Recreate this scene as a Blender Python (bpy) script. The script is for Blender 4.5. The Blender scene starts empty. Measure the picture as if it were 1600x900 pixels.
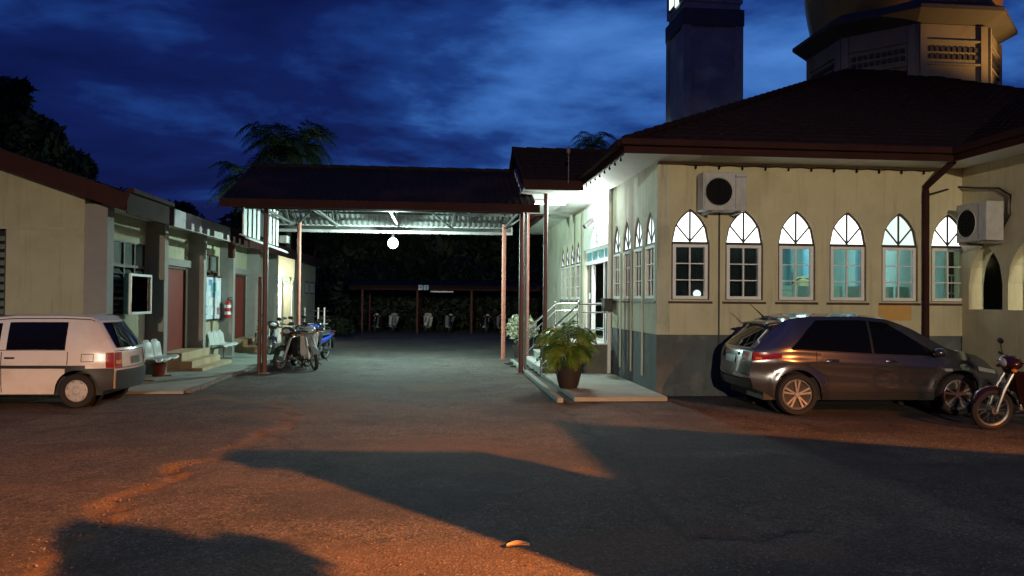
import bpy, math, random
import numpy as np
from mathutils import Vector, Matrix, Euler

R = math.radians
SC = bpy.context.scene
COL = SC.collection
random.seed(11)
RNG = np.random.default_rng(5)

# ------------------------------------------------------------------ camera
F = 1232.0                       # focal length in photograph pixels (1600 wide)
CAM_H = 1.8
YAW, PITCH, ROLL = math.atan(115 / F), math.atan(19 / F), R(0.5)
CROT = Matrix.Rotation(-YAW, 3, 'Z') @ Matrix.Rotation(R(90) + PITCH, 3, 'X') @ Matrix.Rotation(ROLL, 3, 'Z')
CPOS = Vector((0, 0, CAM_H))
cam = bpy.data.cameras.new('camera')
cam.sensor_width = 36.0
cam.lens = 36.0 * F / 1600.0
cam.clip_start, cam.clip_end = 0.05, 3000
camo = bpy.data.objects.new('camera', cam)
COL.objects.link(camo)
camo.matrix_world = Matrix.Translation(CPOS) @ CROT.to_4x4()
SC.camera = camo

# ------------------------------------------------------------------ render and exposure
SC.render.engine = 'CYCLES'
SC.cycles.use_denoising = True
SC.cycles.max_bounces = 6
SC.cycles.diffuse_bounces = 3
SC.cycles.glossy_bounces = 3
SC.cycles.transparent_max_bounces = 10
SC.cycles.sample_clamp_indirect = 4.0
SC.cycles.caustics_reflective = False
SC.cycles.caustics_refractive = False
SC.view_settings.view_transform = 'Standard'
SC.view_settings.look = 'None'
SC.view_settings.gamma = 1.0
SC.view_settings.use_curve_mapping = False
SC.view_settings.exposure = 0.0

# ------------------------------------------------------------------ dusk sky
W = bpy.data.worlds.new('World')
SC.world = W
W.use_nodes = True
wn, wl = W.node_tree.nodes, W.node_tree.links
wn.clear()
def wnode(t, **kw):
    n = wn.new(t)
    for k, v in kw.items():
        setattr(n, k, v)
    return n
def wmath(op, a, b=None, c=None):
    n = wnode('ShaderNodeMath', operation=op)
    for i, x in enumerate((a, b, c)):
        if x is None:
            continue
        if isinstance(x, (int, float)):
            n.inputs[i].default_value = x
        else:
            wl.new(x, n.inputs[i])
    return n.outputs[0]
w_out = wnode('ShaderNodeOutputWorld')
w_bg = wnode('ShaderNodeBackground')
w_bg.inputs['Strength'].default_value = 1.0
wl.new(w_bg.outputs[0], w_out.inputs[0])
w_sky = wnode('ShaderNodeTexSky', sky_type='NISHITA')
w_sky.sun_disc = False
w_sky.sun_elevation = R(-5)
w_sky.sun_rotation = R(25)
w_tc = wnode('ShaderNodeTexCoord')
w_sep = wnode('ShaderNodeSeparateXYZ')
wl.new(w_tc.outputs['Generated'], w_sep.inputs[0])
w_up = wmath('ADD', wmath('MAXIMUM', w_sep.outputs[2], 0.0), 0.16)
w_com = wnode('ShaderNodeCombineXYZ')
wl.new(wmath('DIVIDE', w_sep.outputs[0], w_up), w_com.inputs[0])
wl.new(wmath('DIVIDE', w_sep.outputs[1], w_up), w_com.inputs[1])
w_map = wnode('ShaderNodeMapping')
w_map.inputs['Location'].default_value = (5.5, -1.2, 0.0)
w_map.inputs['Rotation'].default_value = (0, 0, R(-8))
w_map.inputs['Scale'].default_value = (0.85, 1.0, 1)
wl.new(w_com.outputs[0], w_map.inputs[0])
w_n1 = wnode('ShaderNodeTexNoise')
w_n1.inputs['Scale'].default_value = 1.05
w_n1.inputs['Detail'].default_value = 7
w_n1.inputs['Roughness'].default_value = 0.54
w_n1.inputs['Distortion'].default_value = 0.25
wl.new(w_map.outputs[0], w_n1.inputs['Vector'])
# afterglow: brighter towards where the sun has set (low, a little right of the road)
w_dot = wnode('ShaderNodeVectorMath', operation='DOT_PRODUCT')
_g = Vector((math.sin(R(20)), math.cos(R(20)), 0.16)).normalized()
w_dot.inputs[1].default_value = _g
wl.new(w_tc.outputs['Generated'], w_dot.inputs[0])
w_glow = wnode('ShaderNodeMapRange', interpolation_type='SMOOTHSTEP')
w_glow.inputs['From Min'].default_value = 0.84
w_glow.inputs['From Max'].default_value = 0.998
w_glow.inputs['To Min'].default_value = -0.13
w_glow.inputs['To Max'].default_value = 0.10
wl.new(w_dot.outputs['Value'], w_glow.inputs['Value'])
w_n2 = wnode('ShaderNodeTexNoise')
w_n2.inputs['Scale'].default_value = 3.4
w_n2.inputs['Detail'].default_value = 6
w_n2.inputs['Roughness'].default_value = 0.6
w_n2.inputs['Distortion'].default_value = 0.3
wl.new(w_map.outputs[0], w_n2.inputs['Vector'])
w_fac = wmath('ADD', w_n1.outputs['Fac'], w_glow.outputs[0])
w_fac = wmath('ADD', w_fac, wmath('MULTIPLY', wmath('SUBTRACT', w_n2.outputs['Fac'], 0.5), 0.27))
w_ramp = wnode('ShaderNodeValToRGB')
_e = w_ramp.color_ramp.elements
_e[0].position, _e[0].color = 0.30, (0.0030, 0.0075, 0.060, 1)
_e[1].position, _e[1].color = 0.78, (0.085, 0.25, 0.66, 1)
for p_, c_ in ((0.43, (0.0045, 0.013, 0.095, 1)), (0.53, (0.010, 0.042, 0.205, 1)), (0.63, (0.036, 0.132, 0.43, 1))):
    _x = w_ramp.color_ramp.elements.new(p_)
    _x.color = c_
wl.new(w_fac, w_ramp.inputs[0])
w_mix = wnode('ShaderNodeMixRGB', blend_type='ADD')
w_mix.inputs[0].default_value = 0.05
wl.new(w_ramp.outputs[0], w_mix.inputs[1])
wl.new(w_sky.outputs[0], w_mix.inputs[2])
wl.new(w_mix.outputs[0], w_bg.inputs['Color'])

# ------------------------------------------------------------------ pixel to place
def ray(px, py):
    return CROT @ Vector(((px - 800) / F, (450 - py) / F, -1.0))
def on_ground(px, py, z=0.0):
    d = ray(px, py); t = (z - CAM_H) / d.z
    return CPOS + d * t
def at_Y(px, py, Y):
    d = ray(px, py); return CPOS + d * (Y / d.y)
def at_X(px, py, X):
    d = ray(px, py); return CPOS + d * (X / d.x)
def proj(p):
    q = CROT.transposed() @ (Vector(p) - CPOS)
    return (800 + F * q.x / -q.z, 450 - F * q.y / -q.z)

# ------------------------------------------------------------------ materials
MATS = {}
def nt_mat(name):
    m = bpy.data.materials.new(name)
    m.use_nodes = True
    MATS[name] = m
    return m, m.node_tree.nodes, m.node_tree.links
def mat(name, col, rough=0.7, metal=0.0, var=0.25, scale=6.0, bump=0.0, bscale=40.0, coat=0.0, spec=0.5, dirt=None, dscale=0.8, streak=None):
    """Principled with noise in colour, roughness and relief; dirt = second colour that appears in stains"""
    m, n, l = nt_mat(name)
    b = n['Principled BSDF']
    b.inputs['Roughness'].default_value = rough
    b.inputs['Metallic'].default_value = metal
    b.inputs['Specular IOR Level'].default_value = spec
    if coat:
        b.inputs['Coat Weight'].default_value = coat
        b.inputs['Coat Roughness'].default_value = 0.035
    tc = n.new('ShaderNodeTexCoord')
    nz = n.new('ShaderNodeTexNoise')
    nz.inputs['Scale'].default_value = scale
    nz.inputs['Detail'].default_value = 6
    nz.inputs['Roughness'].default_value = 0.62
    l.new(tc.outputs['Object'], nz.inputs['Vector'])
    cr = n.new('ShaderNodeValToRGB')
    e = cr.color_ramp.elements
    e[0].position, e[1].position = 0.3, 0.72
    e[0].color = (*[c * (1 - var) for c in col], 1)
    e[1].color = (*[min(1, c * (1 + var * 0.6)) for c in col], 1)
    l.new(nz.outputs['Fac'], cr.inputs[0])
    src = cr.outputs[0]
    if dirt:
        n2 = n.new('ShaderNodeTexNoise')
        n2.inputs['Scale'].default_value = dscale
        n2.inputs['Detail'].default_value = 8
        n2.inputs['Roughness'].default_value = 0.65
        l.new(tc.outputs['Object'], n2.inputs['Vector'])
        r2 = n.new('ShaderNodeValToRGB')
        r2.color_ramp.elements[0].position, r2.color_ramp.elements[1].position = 0.50, 0.74
        l.new(n2.outputs['Fac'], r2.inputs[0])
        mx = n.new('ShaderNodeMixRGB')
        l.new(r2.outputs[0], mx.inputs[0]); l.new(src, mx.inputs[1])
        mx.inputs[2].default_value = (*dirt, 1)
        src = mx.outputs[0]
    if streak:
        # rain streaks: noise drawn out along z, and splash dirt with its own ragged outline
        mp = n.new('ShaderNodeMapping'); mp.inputs['Scale'].default_value = (5.0, 5.0, 0.35)
        l.new(tc.outputs['Object'], mp.inputs[0])
        n4 = n.new('ShaderNodeTexNoise'); n4.inputs['Scale'].default_value = 1.3; n4.inputs['Detail'].default_value = 7; n4.inputs['Roughness'].default_value = 0.7
        l.new(mp.outputs[0], n4.inputs['Vector'])
        r4 = n.new('ShaderNodeValToRGB'); r4.color_ramp.elements[0].position, r4.color_ramp.elements[1].position = 0.52, 0.80
        l.new(n4.outputs['Fac'], r4.inputs[0])
        m4 = n.new('ShaderNodeMixRGB'); l.new(r4.outputs[0], m4.inputs[0]); l.new(src, m4.inputs[1]); m4.inputs[2].default_value = (*streak, 1)
        src = m4.outputs[0]
    l.new(src, b.inputs['Base Color'])
    mr = n.new('ShaderNodeMapRange')
    mr.inputs['To Min'].default_value = max(0.02, rough * 0.85)
    mr.inputs['To Max'].default_value = min(1, rough * 1.15)
    l.new(nz.outputs['Fac'], mr.inputs['Value'])
    l.new(mr.outputs[0], b.inputs['Roughness'])
    if bump:
        n3 = n.new('ShaderNodeTexNoise')
        n3.inputs['Scale'].default_value = bscale
        n3.inputs['Detail'].default_value = 5
        l.new(tc.outputs['Object'], n3.inputs['Vector'])
        bp = n.new('ShaderNodeBump')
        bp.inputs['Strength'].default_value = bump
        bp.inputs['Distance'].default_value = 0.02
        l.new(n3.outputs['Fac'], bp.inputs['Height'])
        l.new(bp.outputs[0], b.inputs['Normal'])
    return m
def emit(name, col, strength):
    m, n, l = nt_mat(name)
    n.remove(n['Principled BSDF'])
    e = n.new('ShaderNodeEmission')
    e.inputs['Color'].default_value = (*col, 1)
    e.inputs['Strength'].default_value = strength
    l.new(e.outputs[0], n['Material Output'].inputs[0])
    return m
def frosted_lit(name, col, strength):
    """obscured glass with a lit room right behind it"""
    m, n, l = nt_mat(name)
    b = n['Principled BSDF']
    b.inputs['Base Color'].default_value = (0.7, 0.75, 0.75, 1)
    b.inputs['Roughness'].default_value = 0.25
    tc = n.new('ShaderNodeTexCoord'); nz = n.new('ShaderNodeTexNoise')
    nz.inputs['Scale'].default_value = 4.0
    l.new(tc.outputs['Object'], nz.inputs['Vector'])
    mr = n.new('ShaderNodeMapRange')
    mr.inputs['To Min'].default_value = strength * 0.75; mr.inputs['To Max'].default_value = strength * 1.2
    l.new(nz.outputs['Fac'], mr.inputs['Value'])
    b.inputs['Emission Color'].default_value = (*col, 1)
    l.new(mr.outputs[0], b.inputs['Emission Strength'])
    return m
def clear_glass(name, tint=(0.85, 0.95, 0.95), gloss=1.0):
    m, n, l = nt_mat(name)
    n.remove(n['Principled BSDF'])
    t = n.new('ShaderNodeBsdfTransparent'); t.inputs[0].default_value = (*tint, 1)
    g = n.new('ShaderNodeBsdfGlossy'); g.inputs['Roughness'].default_value = 0.02
    fr = n.new('ShaderNodeFresnel'); fr.inputs[0].default_value = 1.45
    mx = n.new('ShaderNodeMixShader')
    mm = n.new('ShaderNodeMath'); mm.operation = 'MULTIPLY'; mm.inputs[1].default_value = gloss
    l.new(fr.outputs[0], mm.inputs[0]); l.new(mm.outputs[0], mx.inputs[0])
    l.new(t.outputs[0], mx.inputs[1]); l.new(g.outputs[0], mx.inputs[2])
    l.new(mx.outputs[0], n['Material Output'].inputs[0])
    return m

WALLC = (0.60, 0.55, 0.37)
mat('cream_plaster', WALLC, 0.85, var=0.10, scale=2.0, bump=0.25, bscale=60, dirt=(0.44, 0.40, 0.27), dscale=0.55, streak=(0.36, 0.32, 0.22))
mat('cream_side', (0.56, 0.55, 0.42), 0.85, var=0.10, scale=2.0, bump=0.25, bscale=60, dirt=(0.30, 0.30, 0.22), dscale=0.9, streak=(0.24, 0.24, 0.18))
mat('dado_paint', (0.095, 0.112, 0.122), 0.8, var=0.3, scale=2.5, bump=0.3, bscale=50, dirt=(0.21, 0.21, 0.18), dscale=1.6, streak=(0.05, 0.055, 0.055))
mat('orange_light_patch', (0.62, 0.36, 0.12), 0.85, var=0.12, scale=4)  # orange lamp light on the wall, put into the colour
mat('office_plaster', (0.42, 0.395, 0.275), 0.85, var=0.12, scale=2.5, bump=0.25, bscale=60, dirt=(0.34, 0.31, 0.20), dscale=0.7, streak=(0.27, 0.24, 0.16))
mat('grey_fin', (0.27, 0.25, 0.235), 0.8, var=0.15, scale=3, bump=0.2, bscale=60)
mat('white_paint', (0.82, 0.83, 0.83), 0.55, var=0.10, scale=4)
mat('white_ceiling', (0.72, 0.74, 0.70), 0.7, var=0.08, scale=2, dirt=(0.5, 0.5, 0.44), dscale=0.6)
mat('red_fascia', (0.048, 0.018, 0.016), 0.8, spec=0.12, var=0.3, scale=3, dirt=(0.028, 0.013, 0.012), dscale=1.5)
mat('pale_fascia', (0.50, 0.46, 0.45), 0.6, var=0.2, scale=2, dirt=(0.25, 0.2, 0.19), dscale=1.2)
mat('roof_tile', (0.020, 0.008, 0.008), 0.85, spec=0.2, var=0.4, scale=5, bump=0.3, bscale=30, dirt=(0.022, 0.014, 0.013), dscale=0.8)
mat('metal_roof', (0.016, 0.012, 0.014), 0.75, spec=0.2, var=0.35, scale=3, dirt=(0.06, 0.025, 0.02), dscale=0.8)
mat('zinc', (0.10, 0.105, 0.105), 0.45, metal=0.3, var=0.2, scale=3, dirt=(0.07, 0.06, 0.055), dscale=1.2)
mat('red_steel', (0.12, 0.036, 0.029), 0.5, var=0.3, scale=8, dirt=(0.10, 0.05, 0.04), dscale=3)
mat('lit_red_steel', (0.50, 0.20, 0.15), 0.5, var=0.2, scale=8, dirt=(0.25, 0.1, 0.08), dscale=3)  # the red post steel with lamp light painted into its colour
mat('grey_steel', (0.20, 0.19, 0.18), 0.5, var=0.25, scale=8, dirt=(0.14, 0.08, 0.06), dscale=3)
mat('red_door', (0.18, 0.024, 0.015), 0.55, var=0.25, scale=5)
mat('brown_frame', (0.07, 0.034, 0.026), 0.6, var=0.25, scale=6)
mat('dark_mullion', (0.05, 0.045, 0.045), 0.6, var=0.2, scale=6)
mat('tan_step', (0.50, 0.38, 0.24), 0.7, var=0.2, scale=4, dirt=(0.3, 0.2, 0.12), dscale=2)
mat('concrete', (0.29, 0.325, 0.285), 0.85, var=0.2, scale=4, bump=0.4, bscale=50, dirt=(0.2, 0.2, 0.17), dscale=1.0)
mat('dark_concrete', (0.16, 0.15, 0.13), 0.9, var=0.3, scale=4, bump=0.4, bscale=40, dirt=(0.08, 0.08, 0.07), dscale=1.2)
mat('drain_dirt', (0.035, 0.036, 0.03), 0.9, var=0.4, scale=6)
mat('white_tile', (0.66, 0.67, 0.66), 0.35, var=0.1, scale=5)
mat('steel', (0.62, 0.63, 0.64), 0.22, metal=0.9, var=0.1, scale=10)
mat('black_plastic', (0.018, 0.018, 0.02), 0.5, var=0.2, scale=10)
mat('rubber', (0.016, 0.016, 0.016), 0.85, var=0.3, scale=12, bump=0.3, bscale=80)
mat('grey_plastic', (0.50, 0.51, 0.50), 0.6, var=0.1, scale=8, dirt=(0.33, 0.32, 0.30), dscale=2.5)
mat('dark_grille', (0.006, 0.006, 0.007), 0.8, spec=0.15, var=0.2, scale=10)
mat('fibre_seat', (0.55, 0.57, 0.54), 0.4, var=0.12, scale=5, dirt=(0.4, 0.4, 0.36), dscale=2)
mat('blue_print', (0.05, 0.06, 0.40), 0.5, var=0.05)
mat('dark_cloth', (0.012, 0.013, 0.014), 0.9, var=0.3, scale=5)
mat('teal_wall', (0.27, 0.40, 0.385), 0.6, var=0.10, scale=3)
mat('teal_panel', (0.28, 0.44, 0.41), 0.5, var=0.15, scale=3)
mat('blue_column', (0.11, 0.28, 0.36), 0.4, var=0.12, scale=3)
mat('dark_green_wall', (0.05, 0.15, 0.095), 0.6, var=0.2, scale=3)
mat('dark_wood', (0.05, 0.035, 0.025), 0.6, var=0.3, scale=4)
mat('pale_yellow', (0.6, 0.6, 0.30), 0.6, var=0.1, scale=4)
mat('tower_paint', (0.46, 0.47, 0.46), 0.85, var=0.25, scale=1.5, dirt=(0.30, 0.30, 0.29), dscale=0.6)
mat('tower_band', (0.14, 0.14, 0.14), 0.85, var=0.25, scale=1.5)
mat('drum_paint', (0.26, 0.24, 0.19), 0.85, var=0.15, scale=2, dirt=(0.15, 0.14, 0.11), dscale=0.8)
mat('drum_eave', (0.08, 0.08, 0.075), 0.85, var=0.2, scale=2)
mat('gold', (0.62, 0.36, 0.07), 0.38, metal=0.7, var=0.15, scale=3)
mat('gas_red', (0.45, 0.02, 0.02), 0.35, var=0.1)
mat('terracotta', (0.030, 0.020, 0.016), 0.7, var=0.3, scale=8, bump=0.3, bscale=40)
mat('clay_red', (0.16, 0.045, 0.03), 0.7, var=0.3, scale=8)
mat('bark', (0.06, 0.045, 0.035), 0.9, var=0.4, scale=8, bump=0.6, bscale=25)
mat('leaf_dark', (0.016, 0.028, 0.011), 0.75, var=0.5, scale=0.8)
mat('palm_leaf', (0.035, 0.06, 0.02), 0.55, var=0.4, scale=2)
mat('areca_green', (0.15, 0.26, 0.03), 0.45, var=0.4, scale=5)
mat('areca_yellow', (0.28, 0.34, 0.04), 0.45, var=0.35, scale=5)
mat('areca_deep', (0.05, 0.12, 0.025), 0.45, var=0.4, scale=5)
mat('pale_leaf', (0.45, 0.50, 0.36), 0.6, var=0.4, scale=6)
mat('dry_leaf', (0.50, 0.30, 0.16), 0.7, var=0.25, scale=9)
mat('stone_chip', (0.15, 0.11, 0.085), 0.9, var=0.35, scale=9, bump=0.6, bscale=30)
mat('white_car', (0.74, 0.72, 0.71), 0.25, var=0.03, scale=2, coat=1.0, dirt=(0.62, 0.55, 0.50), dscale=1.2)
mat('grey_car', (0.17, 0.172, 0.195), 0.20, metal=0.85, var=0.04, scale=60, coat=1.0)
mat('car_glass', (0.005, 0.005, 0.006), 0.04, var=0.1, spec=0.3)
mat('seam', (0.03, 0.028, 0.027), 0.8, var=0.1)
mat('red_lens', (0.28, 0.012, 0.012), 0.12, var=0.1, scale=20, coat=1.0)
mat('amber_lens', (0.65, 0.22, 0.02), 0.15, var=0.1, scale=20, coat=1.0)
mat('clear_lens', (0.55, 0.57, 0.58), 0.08, metal=0.4, var=0.1, scale=20, coat=1.0)
mat('alloy', (0.62, 0.60, 0.58), 0.28, metal=0.75, var=0.1, scale=12)
mat('hubcap', (0.50, 0.50, 0.50), 0.4, metal=0.3, var=0.15, scale=12)
mat('plate_dark', (0.02, 0.022, 0.024), 0.4, var=0.3, scale=20)
mat('plate_grey', (0.085, 0.09, 0.09), 0.4, var=0.5, scale=14)
mat('bike_black', (0.014, 0.014, 0.017), 0.25, var=0.2, scale=5, coat=0.6)
mat('bike_blue', (0.02, 0.05, 0.35), 0.25, var=0.1, scale=5, coat=0.6)
mat('bike_white', (0.55, 0.55, 0.53), 0.35, var=0.08, scale=5, coat=0.4)
mat('bike_red', (0.03, 0.006, 0.004), 0.25, var=0.15, scale=5, coat=0.8)
mat('bike_grey', (0.22, 0.23, 0.24), 0.3, var=0.1, scale=5, coat=0.5)
mat('engine_metal', (0.30, 0.30, 0.30), 0.4, metal=0.8, var=0.25, scale=12)
mat('chrome', (0.7, 0.7, 0.7), 0.12, metal=1.0, var=0.05)
mat('bike_seat', (0.012, 0.012, 0.013), 0.6, var=0.2, scale=20)
mat('board_white', (0.58, 0.68, 0.74), 0.5, var=0.12, scale=2)
mat('paper_white', (0.75, 0.78, 0.78), 0.6, var=0.05)
mat('paper_teal', (0.12, 0.36, 0.42), 0.6, var=0.3, scale=9)
mat('paper_blue', (0.18, 0.30, 0.50), 0.6, var=0.4, scale=9)
mat('paper_red', (0.45, 0.16, 0.16), 0.6, var=0.4, scale=9)
mat('sign_green', (0.03, 0.22, 0.12), 0.5, var=0.1)
mat('curtain_green', (0.10, 0.25, 0.25), 0.5, var=0.4, scale=4)
mat('louvre_glass', (0.16, 0.20, 0.18), 0.15, var=0.3, scale=4, spec=0.8)
mat('house_wall', (0.4, 0.36, 0.3), 0.85, var=0.15, scale=3)
clear_glass('pane_glass')
frosted_lit('fan_glass', (0.94, 1.0, 0.97), 2.2)
frosted_lit('fan_glass_dim', (0.72, 0.98, 0.90), 0.95)
frosted_lit('fan_glass_side', (0.80, 0.95, 0.97), 1.6)
emit('bulb_cool', (0.80, 1.0, 0.94), 14)
emit('tube_white', (0.90, 1.0, 0.95), 12)
emit('lit_room', (0.95, 1.0, 0.86), 2.2)
emit('tower_lit', (0.75, 0.95, 0.88), 1.6)
emit('sodium', (1.0, 0.5, 0.16), 60)
emit('globe_glow', (1.0, 0.97, 0.95), 1.4)

# ------------------------------------------------------------------ mesh builder
WLOC = {}
MESHES = {}
class MB:
    def __init__(s):
        s.v, s.f = [], []
    def add(s, vs, fs):
        o = len(s.v)
        s.v.extend([tuple(p) for p in vs]); s.f.extend([tuple(o + i for i in q) for q in fs])
        return s
    def quad(s, a, b, c, d):
        return s.add((a, b, c, d), ((0, 1, 2, 3),))
    def poly(s, pts):
        return s.add(pts, (tuple(range(len(pts))),))
    def box(s, x0, x1, y0, y1, z0, z1):
        vs = [(x, y, z) for z in (z0, z1) for y in (y0, y1) for x in (x0, x1)]
        return s.add(vs, ((0, 2, 3, 1), (4, 5, 7, 6), (0, 1, 5, 4), (2, 6, 7, 3), (0, 4, 6, 2), (1, 3, 7, 5)))
    def obox(s, c, size, M=None):
        M = M or Matrix.Identity(3); c = Vector(c)
        hx, hy, hz = [k / 2 for k in size]
        vs = [c + M @ Vector((x, y, z)) for z in (-hz, hz) for y in (-hy, hy) for x in (-hx, hx)]
        return s.add(vs, ((0, 2, 3, 1), (4, 5, 7, 6), (0, 1, 5, 4), (2, 6, 7, 3), (0, 4, 6, 2), (1, 3, 7, 5)))
    def beam(s, a, b, w, h):
        a, b = Vector(a), Vector(b); d = b - a
        x = d.normalized(); up = Vector((0, 0, 1)) if abs(x.z) < 0.95 else Vector((0, 1, 0))
        y = up.cross(x).normalized(); z = x.cross(y)
        M = Matrix((x, y, z)).transposed()
        return s.obox((a + b) / 2, (d.length, w, h), M)
    def tube(s, pts, r, n=8, cap=True):
        pts = [Vector(p) for p in pts]; rs = r if isinstance(r, (list, tuple)) else [r] * len(pts)
        rings = []
        up = None
        for i, p in enumerate(pts):
            t = (pts[min(i + 1, len(pts) - 1)] - pts[max(i - 1, 0)]).normalized()
            if up is None:
                up = Vector((0, 0, 1)) if abs(t.z) < 0.9 else Vector((1, 0, 0))
            a = up.cross(t)
            if a.length < 1e-4:
                a = Vector((1, 0, 0)).cross(t)
            a.normalize(); b = t.cross(a); up = b.cross(a) * -1 if False else up
            rings.append([p + rs[i] * (a * math.cos(2 * math.pi * k / n) + b * math.sin(2 * math.pi * k / n)) for k in range(n)])
        vs = [q for g in rings for q in g]; fs = []
        for i in range(len(pts) - 1):
            for k in range(n):
                fs.append((i * n + k, i * n + (k + 1) % n, (i + 1) * n + (k + 1) % n, (i + 1) * n + k))
        if cap:
            fs.append(tuple(range(n))[::-1]); fs.append(tuple((len(pts) - 1) * n + k for k in range(n)))
        return s.add(vs, fs)
    def lathe(s, prof, n=24, c=(0, 0, 0), M=None, a0=0.0):
        """profile of (radius, height) round the z axis of M"""
        M = M or Matrix.Identity(3); c = Vector(c); vs, fs = [], []
        for r, h in prof:
            for k in range(n):
                a = a0 + 2 * math.pi * k / n
                vs.append(c + M @ Vector((r * math.cos(a), r * math.sin(a), h)))
        for i in range(len(prof) - 1):
            for k in range(n):
                fs.append((i * n + k, i * n + (k + 1) % n, (i + 1) * n + (k + 1) % n, (i + 1) * n + k))
        return s.add(vs, fs)
    def prism(s, poly, base, ux, uy, depth):
        """outline poly in the plane (ux, uy) at base, swept by depth"""
        base, ux, uy, depth = Vector(base), Vector(ux), Vector(uy), Vector(depth); n = len(poly)
        a = [base + ux * p[0] + uy * p[1] for p in poly]; b = [p + depth for p in a]
        return s.add(a + b, [tuple(range(n)), tuple(range(n, 2 * n))[::-1]] + [(i, i + n, (i + 1) % n + n, (i + 1) % n) for i in range(n)])
    def grid(s, fn, nu, nv, closed_u=False):
        vs = [fn(i / (nu if closed_u else nu - 1), j / (nv - 1)) for i in range(nu) for j in range(nv)]; fs = []
        for i in range(nu if closed_u else nu - 1):
            for j in range(nv - 1):
                i2 = (i + 1) % nu
                fs.append((i * nv + j, i2 * nv + j, i2 * nv + j + 1, i * nv + j + 1))
        return s.add(vs, fs)
    def ball(s, c, r, n=12, m=8):
        rx, ry, rz = (r, r, r) if isinstance(r, (int, float)) else r; c = Vector(c)
        vs = [c + Vector((0, 0, -rz))]; fs = []
        for j in range(1, m):
            t = math.pi * j / m
            for k in range(n):
                a = 2 * math.pi * k / n
                vs.append(c + Vector((rx * math.sin(t) * math.cos(a), ry * math.sin(t) * math.sin(a), -rz * math.cos(t))))
        vs.append(c + Vector((0, 0, rz))); L = len(vs) - 1
        for k in range(n):
            fs.append((0, 1 + (k + 1) % n, 1 + k))
            fs.append((L, 1 + (m - 2) * n + k, 1 + (m - 2) * n + (k + 1) % n))
        for j in range(m - 2):
            for k in range(n):
                fs.append((1 + j * n + k, 1 + j * n + (k + 1) % n, 1 + (j + 1) * n + (k + 1) % n, 1 + (j + 1) * n + k))
        return s.add(vs, fs)
    def mesh(s, name, origin, smooth=False, fix=True):
        me = bpy.data.meshes.new(name)
        o = Vector(origin)
        me.from_pydata([(p[0] - o.x, p[1] - o.y, p[2] - o.z) for p in s.v], [], s.f)
        me.validate()
        if fix:
            import bmesh
            bm = bmesh.new(); bm.from_mesh(me)
            bmesh.ops.remove_doubles(bm, verts=bm.verts, dist=1e-5)
            bmesh.ops.recalc_face_normals(bm, faces=bm.faces)
            bm.to_mesh(me); bm.free()
        if smooth:
            me.shade_smooth()
            me.set_sharp_from_angle(angle=R(38))
        return me
    def build(s, name, material, parent=None, smooth=False, fix=True, origin=None, bevel=0.0):
        if origin is None:
            a = np.array(s.v); lo, hi = a.min(0), a.max(0)
            origin = ((lo[0] + hi[0]) / 2, (lo[1] + hi[1]) / 2, lo[2])
        me = s.mesh(name, origin, smooth, fix)
        me.materials.append(MATS[material] if isinstance(material, str) else material)
        ob = bpy.data.objects.new(name, me); COL.objects.link(ob)
        base = Vector((0, 0, 0))
        if parent is not None:
            ob.parent = parent; base = WLOC[parent.name]
        ob.location = Vector(origin) - base
        WLOC[ob.name] = Vector(origin)
        if bevel:
            md = ob.modifiers.new('bevel', 'BEVEL'); md.width = bevel; md.segments = 2; md.limit_method = 'ANGLE'
        return ob
def tag(o, label, cat=None, group=None, kind=None):
    if label: o['label'] = label
    if cat: o['category'] = cat
    if group: o['group'] = group
    if kind: o['kind'] = kind
    return o
def thing(name, loc, label, cat, group=None):
    o = bpy.data.objects.new(name, None); COL.objects.link(o)
    o.location = loc; o.empty_display_size = 0.3
    WLOC[o.name] = Vector(loc)
    return tag(o, label, cat, group)
def copy_tree(o, parent=None):
    c = o.copy(); COL.objects.link(c); c.parent = parent
    for ch in o.children:
        copy_tree(ch, c)
    return c
def place(o, loc, rz=0.0, scale=None, rx=0.0):
    o.location = loc; o.rotation_euler = (rx, 0, rz)
    if scale: o.scale = (scale, scale, scale)
    return o
def dup(src, parent, loc, rot=(0, 0, 0)):
    """another piece that shares src's mesh; loc in world metres"""
    c = src.copy(); COL.objects.link(c); c.parent = parent
    c.location = Vector(loc) - (WLOC[parent.name] if parent else Vector((0, 0, 0))); c.rotation_euler = rot
    WLOC[c.name] = Vector(loc)
    return c
def recolor(o, material, index=0):
    s = o.material_slots[index]; s.link = 'OBJECT'; s.material = MATS[material]
def lamp(name, typ, parent, loc, energy, color, size=0.1, **kw):
    d = bpy.data.lights.new(name, typ); d.energy = energy; d.color = color
    if typ in ('POINT', 'SPOT'): d.shadow_soft_size = size
    if typ == 'AREA': d.size = size
    for k, v in kw.items(): setattr(d, k, v)
    o = bpy.data.objects.new(name, d); COL.objects.link(o)
    o.parent = parent; o.location = Vector(loc) - (WLOC[parent.name] if parent else Vector((0, 0, 0)))
    return o
def aim(o, frm, to):
    o.rotation_euler = (Vector(to) - Vector(frm)).to_track_quat('-Z', 'Y').to_euler()

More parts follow.
